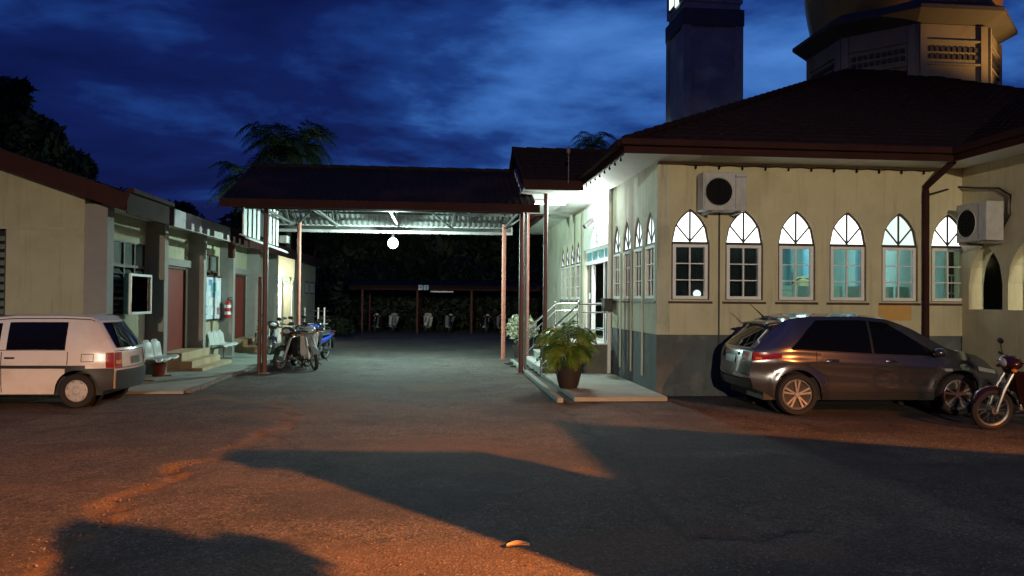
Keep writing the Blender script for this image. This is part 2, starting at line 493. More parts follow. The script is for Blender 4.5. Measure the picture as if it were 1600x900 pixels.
def vnoise(x, y, seed=0):
    """smooth value noise on numpy arrays"""
    xi, yi = np.floor(x).astype(int), np.floor(y).astype(int); xf, yf = x - xi, y - yi
    def h(i, j):
        n = (i * 374761393 + j * 668265263 + seed * 1442695041) & 0x7fffffff
        n = ((n ^ (n >> 13)) * 1274126177) & 0x7fffffff
        return ((n ^ (n >> 16)) & 0xffff) / 65535.0
    u, w = xf * xf * (3 - 2 * xf), yf * yf * (3 - 2 * yf)
    return (h(xi, yi) * (1 - u) + h(xi + 1, yi) * u) * (1 - w) + (h(xi, yi + 1) * (1 - u) + h(xi + 1, yi + 1) * u) * w
def fbm(x, y, oct=4, seed=0):
    t, a, s = 0, 1, 0
    for k in range(oct):
        t = t + a * vnoise(x * 2 ** k, y * 2 ** k, seed + k); s += a; a *= 0.5
    return t / s

# ================================================================== ground
_m, _n, _l = nt_mat('asphalt')
_b = _n['Principled BSDF']
_tc = _n.new('ShaderNodeTexCoord')
def _noise(scale, detail=4, rough=0.6, dist=0.0):
    k = _n.new('ShaderNodeTexNoise')
    k.inputs['Scale'].default_value = scale; k.inputs['Detail'].default_value = detail
    k.inputs['Roughness'].default_value = rough; k.inputs['Distortion'].default_value = dist
    _l.new(_tc.outputs['Object'], k.inputs['Vector'])
    return k.outputs['Fac']
def _ramp(src, stops):
    k = _n.new('ShaderNodeValToRGB'); e = k.color_ramp.elements
    e[0].position, e[0].color = stops[0][0], (*stops[0][1], 1)
    e[1].position, e[1].color = stops[-1][0], (*stops[-1][1], 1)
    for p, c in stops[1:-1]:
        x = k.color_ramp.elements.new(p); x.color = (*c, 1)
    _l.new(src, k.inputs[0])
    return k.outputs[0]
def _mixc(fac, a, b, mode='MIX'):
    k = _n.new('ShaderNodeMixRGB'); k.blend_type = mode
    for i, x in enumerate((fac, a, b)):
        if isinstance(x, (int, float)): k.inputs[i].default_value = x
        elif isinstance(x, tuple): k.inputs[i].default_value = (*x, 1)
        else: _l.new(x, k.inputs[i])
    return k.outputs[0]
_big = _noise(0.35, 6, 0.65, 0.6)
_mid = _noise(2.2, 8, 0.7)
_fine = _noise(46.0, 4, 0.8)
_grit = _noise(11.0, 6, 0.7)
_vor = _n.new('ShaderNodeTexVoronoi'); _vor.inputs['Scale'].default_value = 62.0
_l.new(_tc.outputs['Object'], _vor.inputs['Vector'])
_vcol = _n.new('ShaderNodeSeparateColor'); _l.new(_vor.outputs['Color'], _vcol.inputs[0])
_c = _ramp(_big, [(0.36, (0.066, 0.064, 0.062)), (0.47, (0.088, 0.084, 0.080)), (0.60, (0.113, 0.105, 0.097))])
_c = _mixc(0.75, _c, _ramp(_mid, [(0.32, (0.55, 0.55, 0.55)), (0.70, (1.35, 1.33, 1.3))]), 'MULTIPLY')
_c = _mixc(0.85, _c, _ramp(_fine, [(0.34, (0.15, 0.15, 0.16)), (0.5, (0.95, 0.95, 0.95)), (0.68, (2.1, 2.05, 1.95))]), 'MULTIPLY')
_c = _mixc(0.8, _c, _ramp(_grit, [(0.32, (0.5, 0.5, 0.5)), (0.68, (1.4, 1.38, 1.35))]), 'MULTIPLY')
_oil = _noise(1.15, 5, 0.55, 0.8)
_c = _mixc(0.9, _c, _ramp(_oil, [(0.60, (1, 1, 1)), (0.66, (0.62, 0.62, 0.63)), (0.74, (0.40, 0.40, 0.41))]), 'MULTIPLY')
_c = _mixc(_ramp(_vcol.outputs[0], [(0.93, (0, 0, 0)), (0.97, (1, 1, 1))]), _c, (0.20, 0.19, 0.175))
_c = _mixc(_ramp(_vcol.outputs[1], [(0.88, (0, 0, 0)), (0.93, (1, 1, 1))]), _c, (0.030, 0.029, 0.029))
_at = _n.new('ShaderNodeAttribute'); _at.attribute_name = 'dust'
_c = _mixc(_at.outputs['Fac'], _c, _mixc(0.8, (0.14, 0.095, 0.06), _ramp(_fine, [(0.3, (0.5, 0.5, 0.5)), (0.7, (1.4, 1.4, 1.4))]), 'MULTIPLY'))
_at2 = _n.new('ShaderNodeAttribute'); _at2.attribute_name = 'tar'
_c = _mixc(_at2.outputs['Fac'], _c, _mixc(0.8, (0.040, 0.040, 0.042), _ramp(_fine, [(0.3, (0.4, 0.4, 0.4)), (0.7, (1.6, 1.6, 1.6))]), 'MULTIPLY'))
_l.new(_c, _b.inputs['Base Color'])
_b.inputs['Roughness'].default_value = 0.88
_b.inputs['Specular IOR Level'].default_value = 0.25
_bp = _n.new('ShaderNodeBump'); _bp.inputs['Strength'].default_value = 0.55; _bp.inputs['Distance'].default_value = 0.012
_hsum = _n.new('ShaderNodeMath'); _hsum.operation = 'ADD'
_l.new(_fine, _hsum.inputs[0]); _l.new(_vor.outputs['Distance'], _hsum.inputs[1])
_l.new(_hsum.outputs[0], _bp.inputs['Height']); _l.new(_bp.outputs[0], _b.inputs['Normal'])

def seg_dist(X, Y, pts):
    """distance to a polyline and the side of it (+1 left of travel)"""
    D = np.full(X.shape, 1e9); S = np.zeros(X.shape)
    for (ax, ay), (bx, by) in zip(pts[:-1], pts[1:]):
        dx, dy = bx - ax, by - ay
        t = np.clip(((X - ax) * dx + (Y - ay) * dy) / (dx * dx + dy * dy), 0, 1)
        d = np.hypot(X - ax - t * dx, Y - ay - t * dy)
        side = np.sign(dx * (Y - ay) - dy * (X - ax))
        m = d < D
        D = np.where(m, d, D); S = np.where(m, side, S)
    return D, S
CRACK = [on_ground(*p) for p in ((-60, 960), (40, 893), (105, 848), (150, 818), (175, 795), (215, 772), (255, 748), (290, 726), (345, 706), (395, 690), (440, 664), (458, 642), (430, 628), (330, 622), (200, 640), (60, 650), (-60, 655))]
CRACK = [(p.x, p.y) for p in CRACK]
SEAM2 = [(p.x, p.y) for p in (on_ground(*q) for q in ((880, 640), (925, 680), (960, 705), (1000, 745), (1030, 800), (1080, 832), (1190, 842), (1260, 830)))]
SEAM3 = [(p.x, p.y) for p in (on_ground(*q) for q in ((890, 705), (1010, 716), (1200, 712), (1420, 722), (1700, 720)))]
def ground():
    xs = np.unique(np.round(np.concatenate([np.linspace(-500, -40, 12), np.linspace(-40, -10, 30), np.arange(-9.6, 11.4, 0.045), np.linspace(11.5, 40, 25), np.linspace(41, 500, 12)]), 4))
    ys = np.unique(np.round(np.concatenate([np.linspace(-200, -12, 10), np.linspace(-11, 3.4, 14), np.arange(3.6, 17.5, 0.045), np.linspace(17.6, 60, 60), np.linspace(64, 900, 14)]), 4))
    X, Y = np.meshgrid(xs, ys)
    D, S = seg_dist(X, Y, CRACK)
    rag = (fbm(X * 2.2, Y * 2.2, 4, 3) - 0.5) * 0.75
    sd = D * np.where(S == 0, 1, S) + rag * np.exp(-D * 0.6)          # ragged signed distance
    near = (Y > 2.5) & (Y < 18) & (X > -10) & (X < 12)
    step = 1 / (1 + np.exp(-np.clip(sd / 0.035, -30, 30)))            # left side stands a little higher
    Z = 0.024 * step * np.exp(-np.clip(sd, 0, 9) * 0.8)
    mask = np.exp(-(np.abs(sd) / 0.16) ** 2)
    keep = fbm(X * 1.1 + 9, Y * 1.1, 3, 12)
    pits = mask * np.clip(fbm(X * 3.2, Y * 3.2, 4, 21) - 0.40, 0, 1) * 0.21 * np.clip((keep - 0.30) * 4, 0.15, 1)
    Z -= pits
    lump = mask * (fbm(X * 8, Y * 8, 3, 31) - 0.5) * 0.045
    Z += lump
    D2, S2 = seg_dist(X, Y, SEAM2)
    s2 = D2 * np.where(S2 == 0, 1, S2) + (fbm(X * 3, Y * 3, 3, 43) - 0.5) * 0.3
    Z -= 0.02 * np.exp(-(s2 / 0.045) ** 2)
    D3, S3 = seg_dist(X, Y, SEAM3)
    s3 = D3 * np.where(S3 == 0, 1, S3) + (fbm(X * 2.0, Y * 2.0, 4, 47) - 0.5) * 0.5
    Z += 0.009 / (1 + np.exp(np.clip(s3 / 0.03, -30, 30))) * np.exp(-np.clip(-s3, 0, 9) * 1.2)
    Z += (fbm(X * 0.7, Y * 0.7, 4, 51) - 0.5) * 0.035 + (fbm(X * 9, Y * 9, 3, 61) - 0.5) * 0.007
    # it lies flat under everything that stands on it
    flat = np.clip((np.abs(Y - 8.5) - 4.3) / 1.2, 0, 1)
    Z = np.where(near, Z * (1 - flat), 0.0) - 0.004
    dust = np.clip(mask * 0.9 * np.clip((keep - 0.28) * 4, 0.25, 1), 0, 0.85)
    dust = np.maximum(dust, 0.45 * np.clip((fbm(X * 0.5 + 4, Y * 0.9, 5, 71) - 0.52) * 6, 0, 1) * (X < 3))
    dust = np.where(near, dust, 0)
    tar = np.clip((1 / (1 + np.exp(np.clip(s3 / 0.05, -30, 30)))) * np.exp(-np.clip(-s3, 0, 9) * 0.8), 0, 1) * 0.75
    tar = np.maximum(tar, 0.42 * step * np.clip(fbm(X * 1.3, Y * 1.3, 4, 91) * 1.6 - .2, 0, 1))
    tar = np.maximum(tar, 0.9 * np.exp(-(s2 / 0.06) ** 2))
    tar = np.maximum(tar, 0.55 * np.clip((fbm(X * 0.8 + 40, Y * 1.1 + 7, 5, 81) - 0.54) * 9, 0, 1))
    tar = np.where(near, tar, 0) * (1 - dust)
    ny, nx = X.shape
    verts = np.stack([X, Y, Z], -1).reshape(-1, 3)
    i = (np.arange(ny - 1)[:, None] * nx + np.arange(nx - 1)[None, :]).reshape(-1)
    faces = np.stack([i, i + 1, i + 1 + nx, i + nx], 1)
    me = bpy.data.meshes.new('ground')
    me.vertices.add(len(verts)); me.vertices.foreach_set('co', verts.ravel())
    me.loops.add(faces.size); me.loops.foreach_set('vertex_index', faces.ravel().astype(np.int32))
    me.polygons.add(len(faces)); me.polygons.foreach_set('loop_start', np.arange(0, faces.size, 4, dtype=np.int32))
    me.update(calc_edges=True); me.validate()
    for nm, arr in (('dust', dust), ('tar', tar)):
        a = me.attributes.new(nm, 'FLOAT', 'POINT'); a.data.foreach_set('value', arr.ravel().astype(np.float32))
    me.shade_smooth()
    me.materials.append(MATS['asphalt'])
    o = bpy.data.objects.new('ground', me); COL.objects.link(o)
    o['kind'] = 'structure'
ground()

# broken asphalt chips lying along the crack
chip = MB()
for (ax, ay), (bx, by) in zip(CRACK[1:11], CRACK[2:12]):
    for k in range(11):
        t = random.random(); r = random.gauss(0, 0.14)
        x, y = ax + (bx - ax) * t + r, ay + (by - ay) * t + random.gauss(0, 0.14)
        s = random.uniform(0.005, 0.014)
        M = Euler((random.uniform(-.5, .5), random.uniform(-.5, .5), random.uniform(0, 6))).to_matrix()
        o = len(chip.v); c = Vector((x, y, s * 0.25 + 0.004))
        pts = [c + M @ Vector((s * math.cos(a) * random.uniform(.7, 1.2), s * math.sin(a) * random.uniform(.7, 1.2), 0)) for a in (0, 1.1, 2.3, 3.3, 4.4, 5.4)]
        chip.add([p for p in pts] + [p * 0.75 + c * 0.25 + Vector((0, 0, s * .6)) for p in pts],
                 [(0, 1, 7, 6), (1, 2, 8, 7), (2, 3, 9, 8), (3, 4, 10, 9), (4, 5, 11, 10), (5, 0, 6, 11), (6, 7, 8, 9, 10, 11)])
for k in range(900):
    g = on_ground(random.uniform(0, 1600), 640 + 260 * random.random() ** .7)
    s = random.uniform(.004, .011); c = Vector((g.x, g.y, s * .3 + .006))
    pts = [c + Vector((s * math.cos(a) * random.uniform(.6, 1.3), s * math.sin(a) * random.uniform(.6, 1.3), 0)) for a in (0, 1.5, 3.1, 4.6)]
    chip.add(pts + [c + Vector((0, 0, s * .8))], [(0, 1, 4), (1, 2, 4), (2, 3, 4), (3, 0, 4)])
tag(chip.build('loose_chips', 'stone_chip', fix=False), None, None, None, 'stuff')

# a dry leaf lying on the asphalt
p = on_ground(810, 858)
lf = MB()
lf.grid(lambda u, v: (p.x - 0.085 + 0.17 * u, p.y + (v - 0.5) * 0.10 * math.sin(math.pi * min(1, u * 0.9 + 0.08)) + 0.02 * u, 0.014 + 0.02 * (v - .5) ** 2 * 4 + 0.012 * math.sin(3 * u)), 9, 5)
tag(lf.build('dry_leaf', 'dry_leaf', smooth=True), 'pale dry leaf lying alone on the orange-lit asphalt', 'leaf')

# ================================================================== street lamp and the houses behind the camera
LX, LY, LZ = 11.5, -8.5, 8.0
SODIUM = (1.0, 0.295, 0.055)
t = thing('street_lamp', (LX + 1.6, LY - 1.4, 0), 'tall sodium street lamp behind the photographer lighting the yard orange', 'street lamp')
MB().tube([(LX + 1.6, LY - 1.4, 0), (LX + 1.6, LY - 1.4, 4), (LX + 1.6, LY - 1.4, 7.6)], [0.10, 0.085, 0.06], 10).build('pole', 'grey_steel', t, smooth=True)
MB().tube([(LX + 1.6, LY - 1.4, 7.55), (LX + 1.3, LY - 1.1, 8.0), (LX + 0.3, LY - 0.3, 8.2)], 0.035, 8).build('arm', 'grey_steel', t, smooth=True)
MB().ball((LX + 0.05, LY - 0.05, 8.19), (0.32, 0.32, 0.10), 14, 8).build('lamp_housing', 'grey_plastic', t, smooth=True)
MB().ball((LX, LY, 8.06), (0.16, 0.16, 0.06), 12, 6).build('lamp_lens', 'sodium', t, smooth=True)
sp = lamp('sodium_light', 'SPOT', t, (LX, LY, LZ - 0.05), 200000, SODIUM, 0.035, spot_size=R(82), spot_blend=1.0)
aim(sp, (LX, LY, LZ), (LX - 0.62 * 6.25, LY + 0.78 * 6.25, 0))

# a warm white lamp much farther back along the road: it reaches the walls but only grazes the ground
WLX = -4.0
t = thing('street_lamp', (WLX + .6, -35.2, 0), 'distant warm white street lamp far behind the photographer', 'street lamp')
MB().tube([(WLX + .6, -35.2, 0), (WLX + .6, -35.2, 4), (WLX + .6, -35.2, 7.4)], [0.10, 0.085, 0.06], 10).build('pole', 'grey_steel', t, smooth=True)
MB().tube([(WLX + .6, -35.2, 7.35), (WLX + .5, -35, 7.6), (WLX + .1, -34.2, 7.65)], 0.035, 8).build('arm', 'grey_steel', t, smooth=True)
MB().ball((WLX, -34, 7.62), (0.22, 0.34, 0.09), 14, 8).build('lamp_housing', 'grey_plastic', t, smooth=True)
MB().ball((WLX, -34, 7.52), (0.12, 0.2, 0.05), 12, 6).build('lamp_lens', 'globe_glow', t, smooth=True)
wl_ = lamp('warm_light', 'SPOT', t, (WLX, -34, 7.3), 34000, (1.0, 0.82, 0.56), 0.12, spot_size=R(128), spot_blend=.25)
_h = 7.3 / math.tan(R(60))
aim(wl_, (WLX, -34, 7.3), (WLX + _h * math.sin(R(16)), -34 + _h * math.cos(R(16)), 0))

def shade_at(G, Yp):
    s = (Yp - LY) / (G[1] - LY)
    return LX + (G[0] - LX) * s, LZ * (1 - s)
# house whose roof line throws the big shadow over the yard
A0 = shade_at(on_ground(380, 708), -3.0); A1 = shade_at(on_ground(780, 711), -3.0); A2 = shade_at(on_ground(893, 742), -3.0)
A3 = shade_at(on_ground(886, 662), -3.0); A4 = shade_at(on_ground(1600, 713), -3.0)
t = thing('neighbour_house', (10.5, -4.5, 0), 'plain two-storey house standing behind the photographer', 'house')
sl = (A4[1] - A3[1]) / (A4[0] - A3[0])
sk = (LX - A0[0]) / (-3.0 - LY) * 1.6
plan = [(A0[0], -3.0), (A1[0] + .02, -3.0), (A1[0] + .02 + sk, -4.6), (A0[0] + sk + .02, -4.6)]
MB().prism(plan, (0, 0, 0), (1, 0, 0), (0, 1, 0), (0, 0, A1[1] - 0.06)).build('stair_block', 'house_wall', t)
MB().prism([(A0[0], A1[1] - 0.06), (A0[0], A0[1]), (A1[0], A1[1]), (A1[0], A1[1] - 0.06)], (0, -3.0, 0), (1, 0, 0), (0, 0, 1), (0, -.15, 0)).build('parapet', 'concrete', t)
MB().box(A1[0] + 0.03, 15.5, -6.0, -3.02, 0, A2[1] - 1.2).build('wall', 'house_wall', t)
MB().prism([(A1[0] + 0.03, A2[1] - 1.19), (A1[0] + 0.03, A2[1] - 0.05), (A3[0] - 0.02, A2[1]), (A3[0], A3[1]), (15.8, A3[1] + sl * (15.8 - A3[0])), (15.8, A3[1] + sl * (15.8 - A3[0]) - 0.2), (15.4, A2[1] - 1.19)], (0, -3.0, 0), (1, 0, 0), (0, 0, 1), (0, -3.2, 0)).build('roof', 'roof_tile', t)
for x in (9.4, 12.0, 13.8):
    w = MB().box(x, x + 1.0, -3.0, -2.95, 1.0, 2.2).build('window', 'brown_frame', t)
    MB().box(x + .08, x + .92, -2.95, -2.94, 1.08, 2.12).build('pane', 'car_glass', w)

# ================================================================== vegetation builders
def leaf_crown(seed, blobs, n, size, mb=None):
    """leaf-sized faces spread through a set of ellipsoid clumps"""
    rg = np.random.default_rng(seed); mb = mb or MB()
    tot = sum(b[3] ** 2 for b in blobs)
    V, Fc = [], []
    for cx, cy, cz, r in blobs:
        k = max(8, int(n * r * r / tot))
        d = rg.normal(size=(k, 3)); d /= np.linalg.norm(d, axis=1)[:, None]
        rad = r * (0.45 + 0.62 * rg.random(k) ** 0.6)
        c = np.array([cx, cy, cz]) + d * rad[:, None] * np.array([1, 1, 0.85])
        a = rg.normal(size=(k, 3)); a /= np.linalg.norm(a, axis=1)[:, None]
        b = np.cross(a, rg.normal(size=(k, 3))); b /= np.linalg.norm(b, axis=1)[:, None]
        s = size * (0.6 + 0.8 * rg.random(k))[:, None]
        for i in range(k):
            o = len(V)
            V += [tuple(c[i] - a[i] * s[i]), tuple(c[i] + b[i] * s[i] * .45), tuple(c[i] + a[i] * s[i]), tuple(c[i] - b[i] * s[i] * .45)]
            Fc.append((o, o + 1, o + 2, o + 3))
    return mb.add(V, Fc)
def tree(name, loc, h, rad, label, seed, n=5200, size=0.22, group=None, trunk_frac=0.4, wide=1.0):
    rr = random.Random(seed)
    t = thing(name, loc, label, 'tree', group); x, y, z = loc
    tr = MB(); top = h * trunk_frac
    tr.tube([(x, y, z), (x + rr.uniform(-.1, .1), y, z + top * .5), (x + rr.uniform(-.2, .2), y, z + top), (x, y, z + h * .75)], [rad * .09, rad * .075, rad * .06, rad * .02], 9)
    blobs = []
    for k in range(9):
        a = k * 2.4 + rr.uniform(-.4, .4); rr0 = rad * rr.uniform(.35, .68) * wide; zz = z + h * rr.uniform(trunk_frac, 0.86)
        e = (x + rr0 * math.cos(a), y + rr0 * math.sin(a), zz)
        tr.tube([(x, y, z + top * rr.uniform(.75, 1.0)), ((x + e[0]) / 2, (y + e[1]) / 2, (z + top + zz) / 2), e], [rad * .045, rad * .03, rad * .012], 6)
        blobs.append((*e, rad * rr.uniform(.34, .52)))
    blobs.append((x, y, z + h * .82, rad * .5))
    for k in range(14):
        b = rr.choice(blobs[:10]); a = rr.uniform(0, 6.28)
        blobs.append((b[0] + math.cos(a) * b[3] * .9, b[1] + math.sin(a) * b[3] * .9, b[2] + rr.uniform(-.3, .9) * b[3], b[3] * rr.uniform(.25, .5)))
    tr.build('trunk', 'bark', t, smooth=True)
    leaf_crown(seed, blobs, n, size).build('crown', 'leaf_dark', t, fix=False)
    return t
def frond_mesh(L, droop, n=26, leaf=0.5, seed=0, rise=0.7, wid=0.03):
    """one feather palm frond growing along +x from the origin"""
    rr = random.Random(seed); mb = MB(); pts = []
    for i in range(n + 1):
        u = i / n
        pts.append(Vector((L * (u - 0.18 * droop * u * u), 0, L * (rise * u - (0.55 + 0.75 * droop) * u * u * rise / 0.7))))
    mb.tube(pts, [0.018 * L * .5 * (1 - .85 * i / n) + .002 for i in range(n + 1)], 4)
    for i in range(2, n + 1):
        u = i / n; p = pts[i]; tdir = (pts[i] - pts[i - 1]).normalized()
        l = leaf * math.sin(math.pi * (0.12 + 0.83 * u)) * rr.uniform(.85, 1.1)
        for sgn in (-1, 1):
            d = (tdir * 0.55 + Vector((0, sgn * 0.8, 0)) + Vector((0, 0, rr.uniform(-.35, .1)))).normalized()
            e = p + d * l + Vector((0, 0, -0.28 * l * (1 + droop)))
            m = p + d * l * .5
            w = Vector((tdir.x, tdir.y, tdir.z)) * wid
            mb.add([p - w * .5, p + w * .5, m + w, e, m - w], [(0, 1, 2, 4), (2, 3, 4)])
    return mb
def palm(name, loc, h, L, label, seed, nf=24, lean=0.0):
    rr = random.Random(seed); t = thing(name, loc, label, 'palm'); x, y, z = loc
    pts = [(x + lean * (k / 6) ** 2, y, z + h * k / 6) for k in range(7)]
    MB().tube(pts, [0.17, .15, .14, .13, .12, .12, .13], 10).build('trunk', 'bark', t, smooth=True)
    base = []
    for dr, ri in ((0.05, 1.9), (0.3, 1.3), (0.8, 0.7)):
        o = frond_mesh(L, dr, 34, L * .30, seed + int(dr * 10), ri, .026 * L / 2).build('frond', 'palm_leaf', t, fix=False, origin=(0, 0, 0))
        base.append(o)
    for k in range(nf):
        src = base[k % 3]; o = src if k < 3 else src.copy()
        if k >= 3: COL.objects.link(o)
        o.parent = t; o.location = (lean, 0, h)
        o.rotation_euler = (rr.uniform(-.25, .25), rr.uniform(-.16, .12), k * 2.399 + rr.uniform(-.2, .2))
        s = rr.uniform(.8, 1.08); o.scale = (s, s, s)
    return t

# ================================================================== mosque
FY = 14.68                      # plane of the front wall
SX = 4.14                       # plane of the side wall along the lane
WX = 10.3                       # plane of the arcade wing on the right
EAVE = 4.52
mosque = thing('mosque', (12, 22, 0), 'cream single-storey mosque with pointed windows, dark hipped roof and gold dome', 'mosque')

def arch_z(u, hw, zs, za):
    r = za - zs; c = (r * r - hw * hw) / (2 * hw)
    return zs + math.sqrt(max(0, (c + hw) ** 2 - (abs(u) + c) ** 2))
def arched_wall(mb, O, U, N, th, u0, u1, z0, z1, ops, n=14):
    """wall in plane O + u*U, normal -N outward (N points inward), with pointed openings (uc, hw, zsill, zspring, zapex)"""
    O, U, N = Vector(O), Vector(U), Vector(N)
    P = lambda u, z, d=0: O + U * u + Vector((0, 0, z)) + N * d
    def rect(a, b, lo, hi):
        for d in (0, th): mb.quad(P(a, lo, d), P(b, lo, d), P(b, hi, d), P(a, hi, d))
    cur = u0
    for uc, hw, zs, zsp, za in sorted(ops):
        rect(cur, uc - hw, z0, z1)
        if zs > z0 + 1e-6:
            rect(uc - hw, uc + hw, z0, zs)
            mb.quad(P(uc - hw, zs), P(uc + hw, zs), P(uc + hw, zs, th), P(uc - hw, zs, th))
        for k in range(n):
            a, b = uc - hw + 2 * hw * k / n, uc - hw + 2 * hw * (k + 1) / n
            za_, zb_ = arch_z(a - uc, hw, zsp, za), arch_z(b - uc, hw, zsp, za)
            for d in (0, th): mb.quad(P(a, za_, d), P(b, zb_, d), P(b, z1, d), P(a, z1, d))
            mb.quad(P(a, za_), P(b, zb_), P(b, zb_, th), P(a, za_, th))
        for e in (-hw, hw):
            mb.quad(P(uc + e, zs), P(uc + e, zs, th), P(uc + e, zsp, th), P(uc + e, zsp))
        cur = uc + hw
    rect(cur, u1, z0, z1)
    mb.quad(P(u0, z1), P(u1, z1), P(u1, z1, th), P(u0, z1, th))
    for u in (u0, u1): mb.quad(P(u, z0), P(u, z0, th), P(u, z1, th), P(u, z1))
    return mb

ZS, ZSP, ZA, HW = 1.84, 2.93, 3.58, 0.375
WINX = [at_Y(px, 420, FY).x for px in (1079, 1163, 1245, 1325, 1406, 1483)]
SWY = [at_X(px, 420, SX).y for px in (1014.8, 996, 978.8, 963.2)]
FWY = [at_X(px, 420, SX).y for px in (903, 894, 886, 879)]
DOOR0, DOOR1 = 18.95, 22.3      # entrance along the side wall
# dado below, plaster above; the plaster stands a little proud
MB().box(SX, WX - 0.01, FY + 0.012, FY + 0.24, 0, 1.17).build('dado', 'dado_paint', mosque)
wf = arched_wall(MB(), (0, FY, 0), (1, 0, 0), (0, 1, 0), 0.25, SX + .25, WX, 1.17, EAVE + 0.1, [(x, HW, ZS, ZSP, ZA) for x in WINX]).build('wall', 'cream_plaster', mosque)
MB().box(SX + 0.012, SX + 0.24, FY + 0.24, DOOR0 - 0.4, 0, 1.17).build('dado', 'dado_paint', mosque)
ws = arched_wall(MB(), (SX, 0, 0), (0, 1, 0), (1, 0, 0), 0.25, FY, DOOR0, 1.17, EAVE + 0.1, [(y, HW, ZS, ZSP, ZA) for y in SWY]).build('wall', 'cream_side', mosque)
MB().box(SX, SX + 0.25, DOOR0, DOOR1, 3.22, EAVE + 0.1).build('lintel_wall', 'white_ceiling', mosque)
arched_wall(MB(), (SX, 0, 0), (0, 1, 0), (1, 0, 0), 0.25, DOOR1, 27.4, 0.0, EAVE + 0.1, [(y, HW, ZS, ZSP, ZA) for y in FWY]).build('wall', 'cream_side', mosque)
MB().box(SX + .02, 23, 31.0, 31.2, 0, EAVE).build('wall', 'cream_side', mosque)
MB().box(SX + .02, SX + .25, 27.4, 31.0, 0, EAVE).build('wall', 'cream_side', mosque)
MB().box(22.8, 23, FY, 31.0, 0, EAVE).build('wall', 'cream_side', mosque)
# slim pilasters between the side windows
for ya, yb in zip(SWY[:-1], SWY[1:]):
    y = (ya + yb) / 2
    MB().box(SX - 0.03, SX - 0.002, y - 0.025, y + 0.025, 0.3, 2.9).build('pilaster', 'cream_side', mosque)
for ya, yb in zip(FWY[:-1], FWY[1:]):
    y = (ya + yb) / 2
    MB().box(SX - 0.03, SX - 0.002, y - 0.025, y + 0.025, 0.6, 2.9).build('pilaster', 'cream_side', mosque)
MB().tube([(SX - 0.05, DOOR0 - 0.32, 0.05), (SX - 0.05, DOOR0 - 0.32, 4.55)], 0.05, 10).build('downpipe', 'white_paint', mosque, smooth=True)
# orange lamp light painted as a flat patch under the fifth window
pa, pb = at_Y(1372, 474, FY), at_Y(1424, 501, FY)
MB().box(pa.x, pb.x, FY - 0.004, FY + 0.02, pb.z, pa.z).build('light_patch', 'orange_light_patch', mosque)

# ---- one window: brown surround, white casement of six panes, pointed fanlight of four panes
def make_window(full=True):
    w = MB()
    fr = 0.032
    def arch_pts(hw, zs, zsp, za, n=12):
        return [(-hw, zs)] + [(-hw + 2 * hw * k / n, arch_z(-hw + 2 * hw * k / n, hw, zsp, za)) for k in range(n + 1)] + [(hw, zs)]
    outer = arch_pts(HW + 0.03, ZS - 0.03, ZSP, ZA + 0.03); inner = arch_pts(HW - fr, ZS + .01, ZSP, ZA - fr * 1.25)
    n = len(outer)
    for k in range(n):
        a, b = k, (k + 1) % n
        for y in (-0.03, 0.033):
            w.quad((outer[a][0], y, outer[a][1]), (outer[b][0], y, outer[b][1]), (inner[b][0], y, inner[b][1]), (inner[a][0], y, inner[a][1]))
        for ring in (outer, inner):
            w.quad((ring[a][0], -0.03, ring[a][1]), (ring[b][0], -0.03, ring[b][1]), (ring[b][0], 0.033, ring[b][1]), (ring[a][0], 0.033, ring[a][1]))
    root = w.build('window', 'brown_frame', mosque, origin=(0, 0, 0))
    WLOC[root.name] = Vector((0, 0, 0))
    hw = HW - fr
    MB().box(-HW - 0.06, HW + 0.06, -0.075, -0.031, ZS - 0.075, ZS - 0.031).build('sill', 'brown_frame', root)
    tr = MB().box(-hw, hw, -0.03, 0.03, ZSP - 0.03, ZSP + 0.02)
    tr.box(-0.016, 0.016, -0.026, 0.02, ZSP + 0.021, ZA - fr * 1.3)
    for sg in (-1, 1):
        tr.beam((0, -.008, ZSP + 0.03), (sg * hw * 0.83, -.008, ZSP + 0.36), 0.03, 0.028)
    tr.build('fan_mullion', 'dark_mullion', root)
    # fanlight panes (outline traced between the radiating bars)
    za = ZA - fr * 1.25; yg = -0.006
    ang = math.atan2(0.33, hw * 0.83)
    edge = lambda t: (t, arch_z(t, hw, ZSP, za))
    cut = next(x / 200 * hw for x in range(200, 0, -1) if edge(x / 200 * hw)[1] - ZSP - .02 >= math.tan(ang) * x / 200 * hw)
    for sg in (-1, 1):
        pts = [(0, ZSP + .02)] + [edge(hw + (cut - hw) * k / 4) for k in range(5)]
        MB().poly([(sg * x, yg, z) for x, z in pts]).build('fan_pane', 'fan_glass', root)
        pts = [(0, ZSP + .02)] + [edge(cut * (1 - k / 5)) for k in range(6)]
        MB().poly([(sg * x, yg + .001, z) for x, z in pts]).build('fan_pane', 'fan_glass', root)
    # casement
    z0, z1 = ZS + 0.012, ZSP - 0.032
    c = MB()
    for a in ((-hw, -hw + .062, z0, z1), (hw - .062, hw, z0, z1), (-hw + .062, hw - .062, z0, z0 + .06), (-hw + .062, hw - .062, z1 - .055, z1)):
        c.box(a[0], a[1], -0.052, 0.012, a[2], a[3])
    c.box(-.0135, .0135, -0.03, 0.004, z0 + .05, z1 - .05)
    hgt = (z1 - z0 - .1) / 3
    for k in (1, 2): 
        for sg in (-1, 1):
            x0, x1 = sorted((sg * .014, sg * (hw - .062)))
            c.box(x0, x1, -0.03, 0.004, z0 + .05 + k * hgt - .01, z0 + .05 + k * hgt + .01)
    c.build('casement', 'white_paint', root)
    pane = None
    for k in range(3):
        for sg in (-1, 1):
            x0, x1 = sorted((sg * .012, sg * (hw - .05))); zz = z0 + .05 + k * hgt
            MB().box(x0, x1, 0.0045, 0.0075, zz + (.011 if k else 0), zz + hgt - .011).build('pane', 'pane_glass', root)
    return root
win = make_window()
